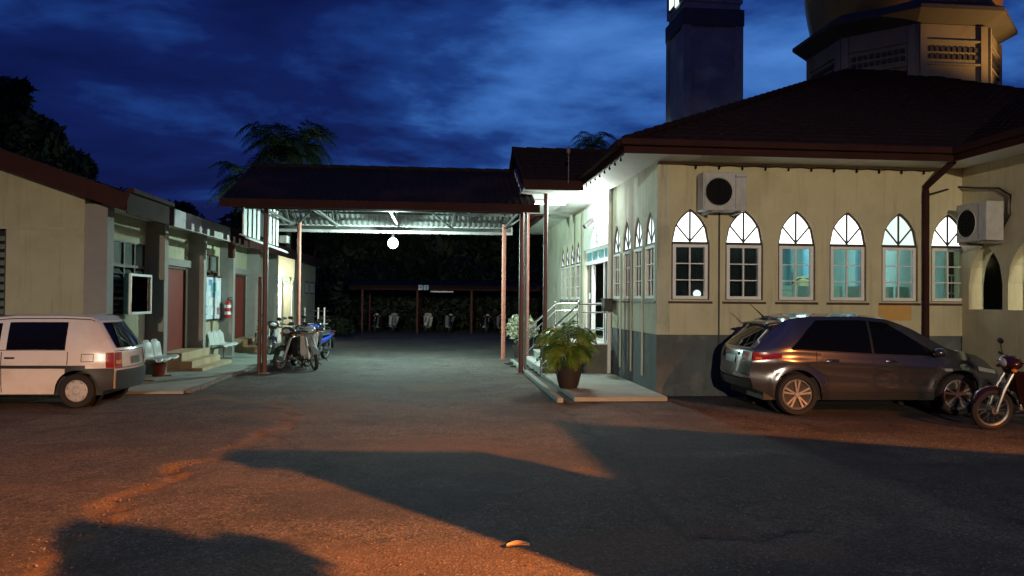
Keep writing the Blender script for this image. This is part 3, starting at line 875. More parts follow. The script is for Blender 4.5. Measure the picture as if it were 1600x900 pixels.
mloc = WLOC[mosque.name]
ALLW = []
for i, x in enumerate(WINX):
    o = win if i == 0 else copy_tree(win, mosque)
    o.location = Vector((x, FY + 0.07, 0)) - mloc
    ALLW.append(o)
    if i == 4:
        for ch in o.children:
            if ch.name.startswith('fan_pane'): recolor(ch, 'fan_glass_dim')
for y in SWY + FWY:
    o = copy_tree(win, mosque); o.location = Vector((SX + 0.055, y, 0)) - mloc; o.rotation_euler = (0, 0, R(-90))
    for ch in o.children:
        if ch.name.startswith('fan_pane'): recolor(ch, 'fan_glass_side')
# dark curtains inside the windows that show black below
def curtain(cx, cy, along_x):
    mb = MB(); w = 0.40
    f = lambda u, v: ((cx - w + 2 * w * u, cy + 0.02 * math.sin(u * 26), 1.7 + v * 1.2) if along_x else (cx + 0.02 * math.sin(u * 26), cy - w + 2 * w * u, 1.7 + v * 1.2))
    mb.grid(f, 40, 2)
    return mb.build('curtain', 'dark_cloth', mosque, smooth=True)
for x in WINX[:2]: curtain(x, FY + 0.33, True)
for y in SWY + FWY: curtain(SX + 0.36, y, False)
# glowing balls added for lamp reflections in the first and fourth windows
g1 = at_Y(1089, 459, FY + 0.22); g2 = at_Y(1326, 467, FY + 0.2)
for g, r, lb in ((g1, 0.075, 'white glowing ball added as a lamp reflection low in the first front window'), (g2, 0.028, 'tiny glowing ball added as a lamp reflection low in the fourth front window')):
    t = thing('reflection_globe', (g.x, g.y, g.z - r), lb, 'lamp')
    MB().ball(g, r, 16, 10).build('globe', 'globe_glow', t, smooth=True)
    MB().lathe([(r * .35, -r * 1.25), (r * .35, -r * .9), (r * .2, -r * .9)], 10, g).build('base', 'black_plastic', t)

# ---- room behind the front windows
MB().box(SX + .26, 10.2, FY + .3, 22.0, 1.0, 1.05).build('inner_floor', 'teal_panel', mosque)
MB().box(SX + .26, 10.2, FY + .26, 22.0, 4.3, 4.36).build('inner_ceiling', 'white_ceiling', mosque)
MB().box(SX + .3, 10.2, 19.6, 19.7, 1.05, 4.3).build('inner_wall', 'teal_wall', mosque)
MB().box(10.12, 10.2, FY + .3, 19.6, 1.05, 4.3).build('inner_wall', 'teal_wall', mosque)
for px, Y, r in ((1222, 16.9, 0.20), (1262, 18.6, 0.14), (1351, 16.6, 0.20), (1440, 17.3, 0.2)):
    c = at_Y(px, 430, Y)
    MB().lathe([(r, 1.05), (r, 4.3)], 18, (c.x, c.y, 0)).build('column', 'blue_column', mosque, smooth=True)
for k, (pa_, pb_) in enumerate(((1213, 1240), (1246, 1278), (1299, 1316), (1322, 1352), (1380, 1396), (1401, 1418), (1422, 1436))):
    a, b = at_Y(pa_, 440, 16.2), at_Y(pb_, 440, 16.2)
    MB().box(a.x, b.x, 16.2, 16.24, 1.05, 2.16).build('screen_panel', 'teal_panel', mosque)
for pa_, pb_, z0, z1, m, Y in ((1296, 1318, 2.25, 2.75, 'dark_cloth', 19.5), (1325, 1338, 2.2, 2.7, 'dark_cloth', 19.5), (1218, 1238, 2.28, 2.6, 'dark_wood', 19.5), (1382, 1434, 2.24, 2.55, 'dark_wood', 19.5)):
    a, b = at_Y(pa_, 440, Y), at_Y(pb_, 440, Y)
    MB().box(a.x, b.x, Y, Y + .06, z0, z1).build('shelf_case', m, mosque)
    MB().box(a.x + .1, (a.x + b.x) / 2 - .03, Y - .02, Y - .001, z0 + .06, z1 - .12).build('shelf_front', 'white_paint' if m == 'dark_cloth' else 'pale_yellow', mosque)
def inner_arch(px0, px1, Y, zs, zsp, za):
    a, b = at_Y(px0, 430, Y).x, at_Y(px1, 430, Y).x; c, hw = (a + b) / 2, (b - a) / 2
    pts = [(-hw, zs)] + [(-hw + 2 * hw * k / 10, arch_z(-hw + 2 * hw * k / 10, hw, zsp, za)) for k in range(11)] + [(hw, zs)]
    o = MB().prism(pts, (c, Y, 0), (1, 0, 0), (0, 0, 1), (0, .05, 0)).build('inner_arch', 'dark_cloth', mosque)
    f = MB()
    for x in (-hw * .55, hw * .05, hw * .65): f.box(c + x - .015, c + x + .015, Y - .03, Y - .001, zs, zsp)
    for z in (zs + .02, (zs + zsp) / 2, zsp): f.box(c - hw * .57, c + hw * .67, Y - .055, Y - .031, z - .02, z + .02)
    f.build('inner_grille', 'white_paint', o)
inner_arch(1383, 1426, 19.45, 2.2, 2.6, 3.15)
inner_arch(1467, 1503, 19.45, 1.6, 2.55, 3.15)
dc = at_Y(1254, 452, 17.6)
MB().lathe([(0.30, 0), (0.30, .03), (0, .03)], 24, dc, Matrix.Rotation(R(90), 3, 'X')).build('wall_disc', 'pale_yellow', mosque)
MB().tube([(dc.x + .38 * math.cos(a), dc.y - .06, dc.z - .12 + .38 * math.sin(a)) for a in [math.pi * k / 12 for k in range(13)]], 0.018, 6).build('wall_arc', 'dark_cloth', mosque)
it = MB()
for x in (5.6, 8.6): it.box(x - .6, x + .6, 17.5, 17.56, 4.2, 4.26)
it.build('tube_lamp', 'tube_white', mosque)
for x in (5.8, 8.6):
    lamp('hall_light', 'AREA', mosque, (x, 17.4, 4.15), 95, (0.88, 1.0, 0.97), 1.2)

# ---- roof slopes laid as tile courses
def roof_slope(mb, A, B, up, rise_len, tl, tr_, course=0.34, wave=0.30, amp=0.03, lip=0.035):
    """A-B is the eave; up the unit slope vector; tl/tr_ how far each end moves in per metre up"""
    A, B, up = Vector(A), Vector(B), Vector(up); d = (B - A); L = d.length; d = d / L
    nrm = d.cross(up).normalized()
    if nrm.z < 0: nrm = -nrm
    nc = max(1, int(round(rise_len / course)))
    for j in range(nc):
        v0, v1 = rise_len * j / nc, rise_len * (j + 1) / nc
        a0, b0 = tl * v0, L - tr_ * v0
        if b0 - a0 < 0.15: break
        a1, b1 = tl * v1, max(tl * v1 + 0.02, L - tr_ * v1)
        n = max(2, int((b0 - a0) / wave * 4))
        vs, fs = [], []
        for k in range(n + 1):
            t = k / n
            u0, u1 = a0 + (b0 - a0) * t, a1 + (b1 - a1) * t
            h0 = amp * abs(math.sin(math.pi * u0 / wave)); h1 = amp * abs(math.sin(math.pi * u1 / wave))
            vs += [A + d * u0 + up * v0 + nrm * h0, A + d * u0 + up * v0 + nrm * (h0 + lip), A + d * u1 + up * v1 + nrm * h1]
        for k in range(n):
            o = k * 3; fs += [(o, o + 3, o + 4, o + 1), (o + 1, o + 4, o + 5, o + 2)]
        mb.add(vs, fs)
    return mb
EX, EYF, EYB, EXR = SX - 0.82, FY - 0.80, 31.8, 24.0
RZ = 8.8
PEAK = Vector((EX + 9.0, EYF + 9.0, RZ)); PEAK2 = Vector((EXR - 9.0, EYF + 9.0, RZ))
pitch = math.atan2(RZ - EAVE - 0.1, 9.0); SLEN = 9.0 / math.cos(pitch); mv = math.cos(pitch)
rf = MB()
roof_slope(rf, (EX, EYF, EAVE + .1), (EXR, EYF, EAVE + .1), (0, math.cos(pitch), math.sin(pitch)), SLEN, mv, mv)
roof_slope(rf, (EX, EYB + .08, EAVE + .1), (EX, EYF, EAVE + .1), (math.cos(pitch), 0, math.sin(pitch)), SLEN, mv, mv)
roof_slope(rf, (EXR, EYF, EAVE + .1), (EXR, EYB + .08, EAVE + .1), (-math.cos(pitch), 0, math.sin(pitch)), SLEN, mv, mv, course=1.0, amp=0)
roof_slope(rf, (EXR, EYB + .08, EAVE + .1), (EX, EYB + .08, EAVE + .1), (0, -math.cos(pitch), math.sin(pitch)), SLEN, mv, mv, course=1.0, amp=0)
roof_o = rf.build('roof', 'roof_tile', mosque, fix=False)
def ridge_caps(a, b, parent, material='roof_tile', step=0.38, r=0.085):
    a, b = Vector(a), Vector(b); n = max(1, int((b - a).length / step)); d = (b - a).normalized()
    src = None
    for k in range(n):
        p = a + (b - a) * (k / n)
        if src is None:
            mb = MB(); q = d * step * 1.12
            mb.tube([(0, 0, 0), (q.x, q.y, q.z)], [r * 1.18, r * 0.9], 8)
            src = mb.build('ridge_tile', material, parent, origin=(0, 0, 0)); src.location = p - WLOC[parent.name]
        else:
            dup(src, parent, p)
ridge_caps((EX, EYF, EAVE + .17), PEAK + Vector((0, 0, .06)), mosque)
ridge_caps(PEAK + Vector((0, 0, .06)), PEAK2 + Vector((0, 0, .06)), mosque)
# fascia with gutter lip, soffit
def fascia(mb, a, b, z0, z1, out, th=0.03):
    a, b, out = Vector(a), Vector(b), Vector(out)
    mb.add([a + Vector((0, 0, z0)), b + Vector((0, 0, z0)), b + Vector((0, 0, z1)), a + Vector((0, 0, z1)),
            a + out * th + Vector((0, 0, z0)), b + out * th + Vector((0, 0, z0)), b + out * th + Vector((0, 0, z1)), a + out * th + Vector((0, 0, z1))],
           [(0, 1, 2, 3), (4, 7, 6, 5), (0, 4, 5, 1), (3, 2, 6, 7), (0, 3, 7, 4), (1, 5, 6, 2)])
    return mb
WEX = WX - 0.72                  # eave of the wing
fascia(MB(), (EX, EYF, 0), (WEX, EYF, 0), EAVE - 0.06, EAVE + .14, (0, -1, 0)).build('fascia', 'red_fascia', mosque)
MB().box(EX - .11, WEX, EYF - .15, EYF - .032, EAVE + 0.07, EAVE + .19).build('gutter', 'red_fascia', mosque, bevel=0.02)
fascia(MB(), (EX, EYB, 0), (EX, EYF - .03, 0), EAVE - 0.06, EAVE + .14, (-1, 0, 0)).build('fascia', 'red_fascia', mosque)
MB().box(EX - .15, EX - .032, EYF - .03, EYB, EAVE + 0.07, EAVE + .19).build('gutter', 'red_fascia', mosque, bevel=0.02)
MB().box(EX + .002, 10.28, EYF + .002, FY + .3, EAVE - 0.04, EAVE + .0).build('soffit', 'white_ceiling', mosque)
MB().box(EX + .002, SX + .3, FY + .302, EYB, EAVE - 0.04, EAVE + .0).build('soffit', 'white_ceiling', mosque)

# ---- entrance in the side wall
dm = MB()
for y in (DOOR0 + .04, DOOR0 + .85, DOOR0 + 2.45, DOOR1 - .04): dm.box(SX + .06, SX + .16, y - .04, y + .04, 0.8, 2.80)
dm.box(SX + .05, SX + .17, DOOR0, DOOR1, 2.80, 2.90); dm.box(SX + .05, SX + .17, DOOR0, DOOR1, 3.14, 3.22)
for k in range(5):
    y = DOOR0 + .035 + (DOOR1 - DOOR0 - .07) * k / 4; dm.box(SX + .07, SX + .15, y - .035, y + .035, 2.90, 3.14)
door = dm.build('entrance', 'white_paint', mosque)
for k in range(4):
    y0 = DOOR0 + .07 + (DOOR1 - DOOR0 - .07) * k / 4
    MB().box(SX + .10, SX + .11, y0, y0 + (DOOR1 - DOOR0 - .07) / 4 - .07, 2.90, 3.14).build('transom_pane', 'paper_teal', door)
for y0, y1 in ((DOOR0 + .08, DOOR0 + .81), (DOOR1 - .80, DOOR1 - .08)):
    MB().box(SX + .10, SX + .12, y0, y1, .8, 2.8).build('dark_pane', 'car_glass', door)
    ym = (y0 + y1) / 2
    MB().box(SX + .085, SX + .099, ym - .07, ym + .07, 1.85, 2.02).build('notice', 'paper_white', door)
MB().box(SX + .9, SX + .95, 18.0, 23.0, .8, 2.7).build('foyer_wall', 'teal_wall', mosque)
MB().box(SX + .9, SX + .95, 18.0, 23.0, 2.705, 3.3).build('foyer_wall', 'white_ceiling', mosque)
MB().box(SX + .80, SX + .88, 20.1, 21.0, .85, 2.45).build('foyer_board', 'blue_column', mosque)
MB().box(SX + .77, SX + .799, 20.1, 21.0, 2.36, 2.44).build('foyer_board_top', 'pale_yellow', mosque)
MB().box(SX + .74, SX + .88, 21.15, 21.45, .85, 2.75).build('foyer_column', 'white_paint', mosque)
lamp('foyer_light', 'POINT', mosque, (SX + .5, 21.4, 2.95), 30, (0.85, 1.0, 0.98), 0.1)
MB().box(SX + .2, SX + .9, 18.0, 23.0, 3.24, 3.28).build('foyer_ceiling', 'white_ceiling', mosque)
MB().box(SX + .02, SX + .9, DOOR0, DOOR1, .6, .8).build('threshold', 'white_tile', mosque)

# ---- landing, steps and apron
LZ0 = 0.78
MB().box(3.35, SX - .002, 18.62, 22.6, 0.0, LZ0 - .03).build('landing', 'dark_concrete', mosque)
MB().box(3.33, SX - .002, 18.60, 22.62, LZ0 - .029, LZ0).build('landing_slab', 'white_tile', mosque)
for k in range(3):
    z1 = LZ0 - 0.195 * (k + 1)
    st = MB().box(3.34 - .29 * (k + 1), 3.339 - .29 * k, 18.62, 22.6, 0, z1 - .03).build('step', 'concrete', mosque)
    MB().box(3.34 - .29 * (k + 1) - .02, 3.329 - .29 * k, 18.60, 22.62, z1 - .029, z1).build('tread', 'white_tile', st)
AP = MB().box(2.44, SX - .001, 13.95, 18.61, 0, .075).build('apron', 'concrete', None)
tag(AP, None, None, None, 'structure')
kb = MB().box(2.10, 2.21, 13.75, 22.9, 0, .085).build('kerb', 'concrete', None, bevel=.012); tag(kb, None, None, None, 'structure')
dr = MB().box(2.211, 2.439, 13.6, 18.6, 0, .008).build('drain', 'drain_dirt', None); tag(dr, None, None, None, 'structure')

# handrails: two sloping stainless rails with bars
def handrail(y, label):
    t = thing('handrail', (2.9, y, 0), label, 'handrail', 'stainless handrails at the mosque steps')
    top0, top1 = (4.02, y, LZ0 + .95), (2.47, y, .86)
    for dz in (0, -.2, -.62):
        MB().tube([(4.02, y, LZ0 + .95 + dz), (3.36, y, LZ0 + .93 + dz), (2.47, y, .88 + dz)], 0.026 if dz == 0 else .017, 8).build('rail', 'steel', t, smooth=True)
    for x, z0, z1 in ((4.02, LZ0, LZ0 + 1.0), (3.36, LZ0, LZ0 + .95), (2.47, .0, .93)):
        MB().tube([(x, y, z0), (x, y, z1)], .03, 10).ball((x, y, z1 + .02), .04, 10, 6).build('post', 'steel', t, smooth=True)
    for k in range(1, 7):
        u = k / 7; x = 3.36 + (2.47 - 3.36) * u; z = LZ0 + .93 + (.88 - LZ0 - .93) * u
        MB().tube([(x, y, z - .62), (x, y, z - .2)], .009, 6).build('baluster', 'steel', t)
handrail(18.75, 'near stainless handrail running down the mosque steps behind the potted palm')
handrail(22.45, 'far stainless handrail on the other side of the mosque steps')
# ---- porch over the steps: gable roof on posts
PX0, PY0, PY1 = 1.95, 17.95, 23.5
PZ = 4.40; prz = 5.72; pym = (PY0 + PY1) / 2
porch = thing('entrance_porch', (2.6, 20.7, 0), 'tiled gable porch roof with bright white ceiling over the mosque steps', 'porch')
pp = math.atan2(prz - PZ - .1, pym - PY0); pl = (pym - PY0) / math.cos(pp)
pr = MB()
roof_slope(pr, (PX0, PY0, PZ + .12), (7.6, PY0, PZ + .12), (0, math.cos(pp), math.sin(pp)), pl, 0, 0)
roof_slope(pr, (7.6, PY1, PZ + .12), (PX0, PY1, PZ + .12), (0, -math.cos(pp), math.sin(pp)), pl, 0, 0)
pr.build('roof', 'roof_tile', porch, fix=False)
ridge_caps((PX0 - .05, pym, prz + .05), (7.0, pym, prz + .05), porch)
MB().box(PX0 + .01, SX - .83, PY0 + .02, PY1 - .02, PZ - .0, PZ + .05).build('ceiling', 'white_ceiling', porch)
MB().box(PX0 + .01, SX - .83, 20.4, 20.5, PZ - .05, PZ - .001).build('ceiling_batten', 'white_ceiling', porch)
fascia(MB(), (PX0, PY0, 0), (SX - .84, PY0, 0), PZ - .06, PZ + .17, (0, -1, 0)).build('fascia', 'red_fascia', porch)
fascia(MB(), (PX0, PY1, 0), (SX - .84, PY1, 0), PZ - .06, PZ + .17, (0, 1, 0)).build('fascia', 'red_fascia', porch)
MB().prism([(PY0 + .05, PZ + .05), (PY1 - .05, PZ + .05), (pym, prz - .02)], (PX0 + .12, 0, 0), (0, 1, 0), (0, 0, 1), (.05, 0, 0)).build('gable', 'dark_concrete', porch)
for k in range(11):
    y = PY0 + .5 + k * .45; h = (prz - PZ - .25) * (1 - abs(y - pym) / (pym - PY0)) - .06
    if h > .08: MB().box(PX0 + .07, PX0 + .119, y - .13, y + .13, PZ + .1, PZ + .1 + h).build('gable_slat', 'white_paint', porch)
for a, b in (((PX0 - .02, PY0, PZ + .1), (PX0 - .02, pym, prz)), ((PX0 - .02, pym, prz), (PX0 - .02, PY1, PZ + .1))):
    MB().beam(a, b, .05, .2).build('bargeboard', 'red_fascia', porch)
for y, m in ((19.0, 'red_steel'), (22.9, 'lit_red_steel')):
    MB().tube([(2.585, y, 0), (2.585, y, PZ)], .055, 10).build('post', m, porch, smooth=True)
MB().tube([(2.95, PY0 - .06, PZ + .1), (2.95, PY0 - .06, PZ + .75)], .012, 6).ball((2.95, PY0 - .06, PZ + .86), (.05, .05, .1), 8, 6).build('finial', 'grey_steel', porch)
pl_ = thing('ceiling_lamp', (2.95, 20.0, PZ - .12), 'bright white fluorescent lamp on the ceiling of the entrance porch', 'lamp')
MB().box(2.35, 3.25, 19.95, 20.05, PZ - .10, PZ - .052).build('housing', 'white_paint', pl_)
MB().tube([(2.38, 20.0, PZ - .125), (3.22, 20.0, PZ - .125)], .02, 8).build('tube', 'tube_white', pl_, smooth=True)
lamp('porch_light', 'POINT', pl_, (3.88, 19.7, PZ - .22), 480, (0.93, 1.0, 0.92), 0.12)

# ---- things fixed to the walls
def ac_unit(loc, rz, label, grp):
    t = thing('air_conditioner', (0, 0, 0), label, 'air conditioner', grp)
    w, h, d = .84, .72, .34
    MB().box(-w / 2, w / 2, -d, 0, 0, h).build('case', 'grey_plastic', t, bevel=.02)
    MB().lathe([(.255, 0), (.265, .015), (.27, .0)], 28, (-.12, -d - .002, h / 2 - .01), Matrix.Rotation(R(90), 3, 'X')).build('fan_rim', 'grey_plastic', t, smooth=True)
    g = MB().lathe([(.0, .004), (.252, .004)], 28, (-.12, -d - .002, h / 2 - .01), Matrix.Rotation(R(90), 3, 'X')).build('fan_opening', 'dark_grille', t)
    for r in (.06, .11, .16, .21):
        MB().tube([(-.12 + r * math.cos(k * math.pi / 12), -d - .013, h / 2 - .01 + r * math.sin(k * math.pi / 12)) for k in range(25)], .004, 4).build('guard_ring', 'black_plastic', g)
    MB().box(.20, .206, -d - .004, -d - .0005, .04, h - .04).build('panel_seam', 'seam', t)
    MB().box(-w / 2 + .03, -w / 2 + .035, -d - .004, -d - .0005, .06, h - .06).build('panel_seam', 'seam', t)
    for x in (-.28, .28):
        MB().box(x - .02, x + .02, -d - .03, .14, -.05, -.002).build('bracket', 'grey_steel', t)
    place(t, loc, rz)
    return t
a1 = at_Y(1133, 329, FY - .48)
ac1 = ac_unit((a1.x, FY - .14, a1.z), 0, 'grey air conditioner unit with round black fan above the front windows', 'outdoor air conditioner units on the mosque')
def text_mesh(body, size, material, parent, loc, rot, name='lettering'):
    cu = bpy.data.curves.new(name, 'FONT'); cu.body = body; cu.size = size; cu.align_x = 'CENTER'; cu.extrude = .0006
    ob = bpy.data.objects.new(name, cu); COL.objects.link(ob)
    dg = bpy.context.evaluated_depsgraph_get(); me = bpy.data.meshes.new_from_object(ob.evaluated_get(dg))
    bpy.data.objects.remove(ob); bpy.data.curves.remove(cu)
    me.materials.clear(); me.materials.append(MATS[material])
    o = bpy.data.objects.new(name, me); COL.objects.link(o); o.parent = parent; o.location = loc; o.rotation_euler = rot
    return o
text_mesh('Panasonic', .055, 'blue_print', ac1, (.295, -.3425, .62), (R(90), 0, 0))
a2 = at_X(1528, 378, WX - .3)
ac2 = ac_unit((WX - .10, a2.y, a2.z + .0), R(-90), 'dark shaded air conditioner unit on the arcade wing at right', 'outdoor air conditioner units on the mosque')
cb = MB()
c0 = at_Y(1452, 304, FY - .05)
cb.tube([c0, at_X(1495, 292, WX - .08), at_X(1530, 294, WX - .06), at_X(1560, 294, WX - .05), at_X(1579, 305, WX - .05), at_X(1578, 335, WX - .05), at_X(1560, 368, WX - .05)], .022, 6)
tag(cb.build('pipe_bundle', 'black_plastic', None, smooth=True), 'black pipe bundle looping over the shaded air conditioner', 'pipe')
cb = MB(); p = at_Y(1124, 329, FY - .02)
cb.tube([(p.x, FY - .02, p.z), (p.x, FY - .02, .3)], .016, 6)
tag(cb.build('cable', 'dark_mullion', None), 'dark vertical cable running down the front wall below the fan unit', 'cable')
# big downpipe with its bend from the eave corner
p0, p1, p2 = at_Y(1490, 252, EYF + .1), at_Y(1447, 292, FY - .09), at_Y(1449, 560, FY - .09)
dp = MB().tube([p0, p0 + (p1 - p0) * .5, p1, (p1.x, FY - .09, p1.z - .1), (p1.x, FY - .09, .1)], .062, 10)
tag(dp.build('downpipe', 'red_fascia', None, smooth=True), 'dark red rainwater downpipe bent from the eave down the front wall', 'downpipe')
# string of dead bulbs below the eave
def bulb_string(a, b, n, label):
    a, b = Vector(a), Vector(b); t = thing('bulb_string', (a + b) / 2, label, 'light string', 'strings of unlit bulbs under the mosque eaves')
    MB().tube([a + (b - a) * (k / (n * 2)) + Vector((0, 0, -.02 * (k % 2))) for k in range(n * 2 + 1)], .007, 4).build('wire', 'black_plastic', t)
    src = None
    for k in range(n):
        p = a + (b - a) * ((k + .5) / n)
        if src is None:
            src = MB().lathe([(0.010, 0.0), (.012, -.03), (.022, -.05), (.023, -.065), (.014, -.08), (0, -.085)], 8, p).build('bulb', 'dark_grille', t, smooth=True, origin=p)
        else: dup(src, t, p)
bulb_string((SX + .5, FY - .05, EAVE - .10), (WX - .6, FY - .05, EAVE - .10), 11, 'row of small dark bulbs along the top of the front wall')
bulb_string((EX + .02, EYF + .2, EAVE - .05), (EX + .02, 18.4, EAVE - .05), 9, 'row of small dark bulbs hanging under the side eave toward the porch')
# camera and box by the entrance
p = at_X(928, 352, SX - .1)
t = thing('security_camera', p, 'small grey security camera on the bright wall above the entrance', 'camera')
MB().obox((SX - .22, p.y + .12, p.z + .06), (.34, .1, .1), Euler((0, R(-38), R(25))).to_matrix()).build('body', 'black_plastic', t)
MB().obox((SX - .05, p.y, p.z - .06), (.1, .06, .06)).build('mount', 'black_plastic', t)
for k in range(2): MB().box(SX - .03, SX - .002, p.y - .09, p.y + .09, p.z - .26 - .16 * k, p.z - .17 - .16 * k).build('cable_tag', 'paper_blue', t)
p = at_X(959, 477, SX)
t = thing('letter_box', (SX - .1, p.y, p.z - .12), 'dark box fixed to the side wall next to the entrance', 'box')
MB().box(SX - .26, SX - .052, p.y - .17, p.y + .17, p.z - .14, p.z + .14).build('body', 'black_plastic', t, bevel=.02)
MB().box(SX - .28, SX - .052, p.y - .185, p.y + .185, p.z + .141, p.z + .16).build('lid', 'dark_wood', t)

# ---- arcade wing at right
aw = [(at_X(1528, 420, WX).y - .0, .43), (at_X(1600, 420, WX).y - .10, .43)]
AY = [14.02, 12.96, 11.9, 10.84]
ops = [(y, .46, 1.70, 2.18, 2.93) for y in AY]
arched_wall(MB(), (WX, 0, 0), (0, 1, 0), (1, 0, 0), .30, 9.6, FY - .001, 0, EAVE + .1, ops).build('arcade_wall', 'cream_plaster', mosque)
MB().box(13.0, 13.1, 9.6, 16.0, 0, EAVE).build('arcade_back_wall', 'dark_green_wall', mosque)
for y in (15.1, 13.3, 11.6):
    pts = [(-.42, 1.2)] + [(-.42 + .84 * k / 10, arch_z(-.42 + .84 * k / 10, .42, 2.3, 3.0)) for k in range(11)] + [(.42, 1.2)]
    MB().prism(pts, (12.97, y, 0), (0, 1, 0), (0, 0, 1), (.028, 0, 0)).build('arcade_niche', 'dark_cloth', mosque)
MB().box(WX + .31, 13, 9.6, 16.0, .9, .95).build('arcade_floor', 'concrete', mosque)
MB().box(WX + .31, 13, 9.6, 16.0, 4.1, 4.14).build('arcade_ceiling', 'white_ceiling', mosque)
MB().box(WX - .6, 13.1, 9.4, 9.6, 0, EAVE).build('arcade_end_wall', 'cream_plaster', mosque)
lamp('arcade_light', 'POINT', mosque, (11.2, 11.3, 3.75), 110, (1.0, 0.96, 0.78), 0.1)
MB().ball((11.2, 11.3, 3.95), .1, 10, 6).build('arcade_lamp', 'globe_glow', mosque, smooth=True)
wr = MB()
roof_slope(wr, (WEX, 18.5, EAVE + .1), (WEX, 9.0, EAVE + .1), (math.cos(pitch), 0, math.sin(pitch)), 6.0, 0, 0)
wr.build('wing_roof', 'roof_tile', mosque, fix=False)
fascia(MB(), (WEX, EYF - .031, 0), (WEX, 9.0, 0), EAVE - .06, EAVE + .14, (-1, 0, 0)).build('fascia', 'red_fascia', mosque)
MB().box(WEX - .14, WEX - .032, 9.0, EYF - .16, EAVE + .07, EAVE + .19).build('gutter', 'red_fascia', mosque, bevel=.02)
MB().box(WEX + .002, WX + .02, 9.0, EYF, EAVE - .045, EAVE - .005).build('soffit', 'white_ceiling', mosque)

# ---- dome on its drum
DX, DY = 15.6, 25.4
dz0, dz1 = 7.6, 10.35
drum_prof = [(3.28, dz0), (3.28, dz1)]
o8 = R(22.5)
MB().lathe([(2.95, dz0), (2.95, dz1), (0, dz1)], 8, (DX, DY, 0), None, o8).build('drum', 'drum_paint', mosque)
for k in range(8):
    a = k * math.pi / 4; ap = 2.95 * math.cos(math.pi / 8)
    nx, ny = math.cos(a), math.sin(a); tx, ty = -ny, nx
    if ny > .5: continue
    M = Matrix(((tx, nx, 0), (ty, ny, 0), (0, 0, 1)))
    c = Vector((DX + nx * (ap + .03), DY + ny * (ap + .03), 0))
    for s in (-1, 1): MB().obox(c + Vector((tx, ty, 0)) * s * .98 + Vector((0, 0, 9.0)), (.22, .12, 2.6), M).build('drum_pilaster', 'drum_paint', mosque)
    for z in (9.35, 9.58):
        v = None
        for j in range(9):
            q = c + Vector((tx, ty, 0)) * (-.72 + .18 * j) + Vector((0, 0, z))
            if v is None: v = MB().obox(q, (.11, .07, .13), M).build('vent_slot', 'dark_mullion', mosque, origin=q)
            else: dup(v, mosque, q)
    MB().obox(c + Vector((0, 0, 9.83)), (1.72, .1, .06), M).build('drum_band', 'drum_paint', mosque)
    MB().obox(c + Vector((0, 0, 9.12)), (1.72, .1, .06), M).build('drum_band', 'drum_paint', mosque)
MB().lathe([(2.8, 10.3), (3.48, 10.66), (3.48, 10.78), (2.75, 11.2)], 8, (DX, DY, 0), None, o8).build('drum_eave', 'drum_eave', mosque)
prof = [(2.85, 11.0)] + [(2.85 * (1 + .10 * math.sin(math.pi * min(1, k / 10))) * math.cos(math.pi / 2 * (max(0, k - 4) / 14) ** 1.15), 11.0 + 4.6 * math.sin(math.pi / 2 * k / 18)) for k in range(1, 19)]
MB().lathe(prof, 32, (DX, DY, 0)).build('dome', 'gold', mosque, smooth=True)
MB().tube([(DX, DY, 15.8), (DX, DY, 17.2)], [.08, .03], 8).ball((DX, DY, 16.3), .2, 10, 8).build('finial', 'gold', mosque, smooth=True)
t = thing('floodlight', (19.3, 20.6, 7.3), 'orange floodlight on the roof aimed up at the dome', 'floodlight')
MB().obox((19.3, 20.6, 7.75), (.4, .25, .3), Euler((R(25), 0, R(35))).to_matrix()).build('housing', 'black_plastic', t)
MB().tube([(19.3, 20.6, 6.9), (19.3, 20.6, 7.7)], .03, 8).build('stand', 'grey_steel', t)
fl = lamp('dome_light', 'SPOT', t, (19.1, 20.75, 7.9), 950, (1.0, 0.50, 0.14), 0.08, spot_size=R(75), spot_blend=.7)
aim(fl, (19.1, 20.75, 7.9), (15.9, 23.2, 12.2))

# ================================================================== minaret
TX0, TX1, TY0, TY1 = 10.26, 12.88, 32.5, 35.1
t = thing('minaret', ((TX0 + TX1) / 2, (TY0 + TY1) / 2, 0), 'tall square grey minaret rising behind the mosque roof', 'minaret')
cx, cy = (TX0 + TX1) / 2, (TY0 + TY1) / 2
MB().box(TX0 + .1, TX1 - .1, TY0 + .1, TY1 - .1, 0, 14.6).build('shaft', 'tower_paint', t)
for x in (TX0, TX1 - .34):
    for y in (TY0, TY1 - .34):
        MB().box(x, x + .34, y, y + .34, 0, 13.6).build('corner_pier', 'tower_paint', t)
MB().box(TX0 - .03, TX1 + .03, TY0 - .03, TY1 + .03, 13.602, 14.3).build('band', 'tower_band', t)
MB().box(TX0 + .02, TX1 - .02, TY0 + .02, TY1 - .02, 14.602, 19.0).build('belfry', 'tower_paint', t)
for (x0, x1, y0, y1) in ((TX0 + .55, TX1 - .45, TY0 - .02, TY0 + .015), (TX0 - .02, TX0 + .015, TY0 + .5, TY1 - .5)):
    w = MB().box(x0, x1, y0, y1, 14.78, 17.5).build('window', 'dark_mullion', t)
    if x1 - x0 > .5: MB().box(x0 + .3, x1 - .1, y0 - .02, y0 - .001, 14.92, 17.3).build('pane', 'tower_lit', w)
    else:
        MB().box(x0 - .02, x0 - .001, y0 + .15, y0 + .65, 14.70, 17.3).build('pane', 'tower_lit', w)
        MB().box(x0 - .02, x0 - .001, y0 + .85, y1 - .1, 14.9, 17.3).build('pane', 'tower_lit', w)
MB().lathe([(2.1, 19.0), (2.1, 19.2), (1.4, 19.3), (1.5, 20.2), (1.1, 21.3), (0, 22.2)], 24, (cx, cy, 0)).build('cap', 'gold', t, smooth=True)

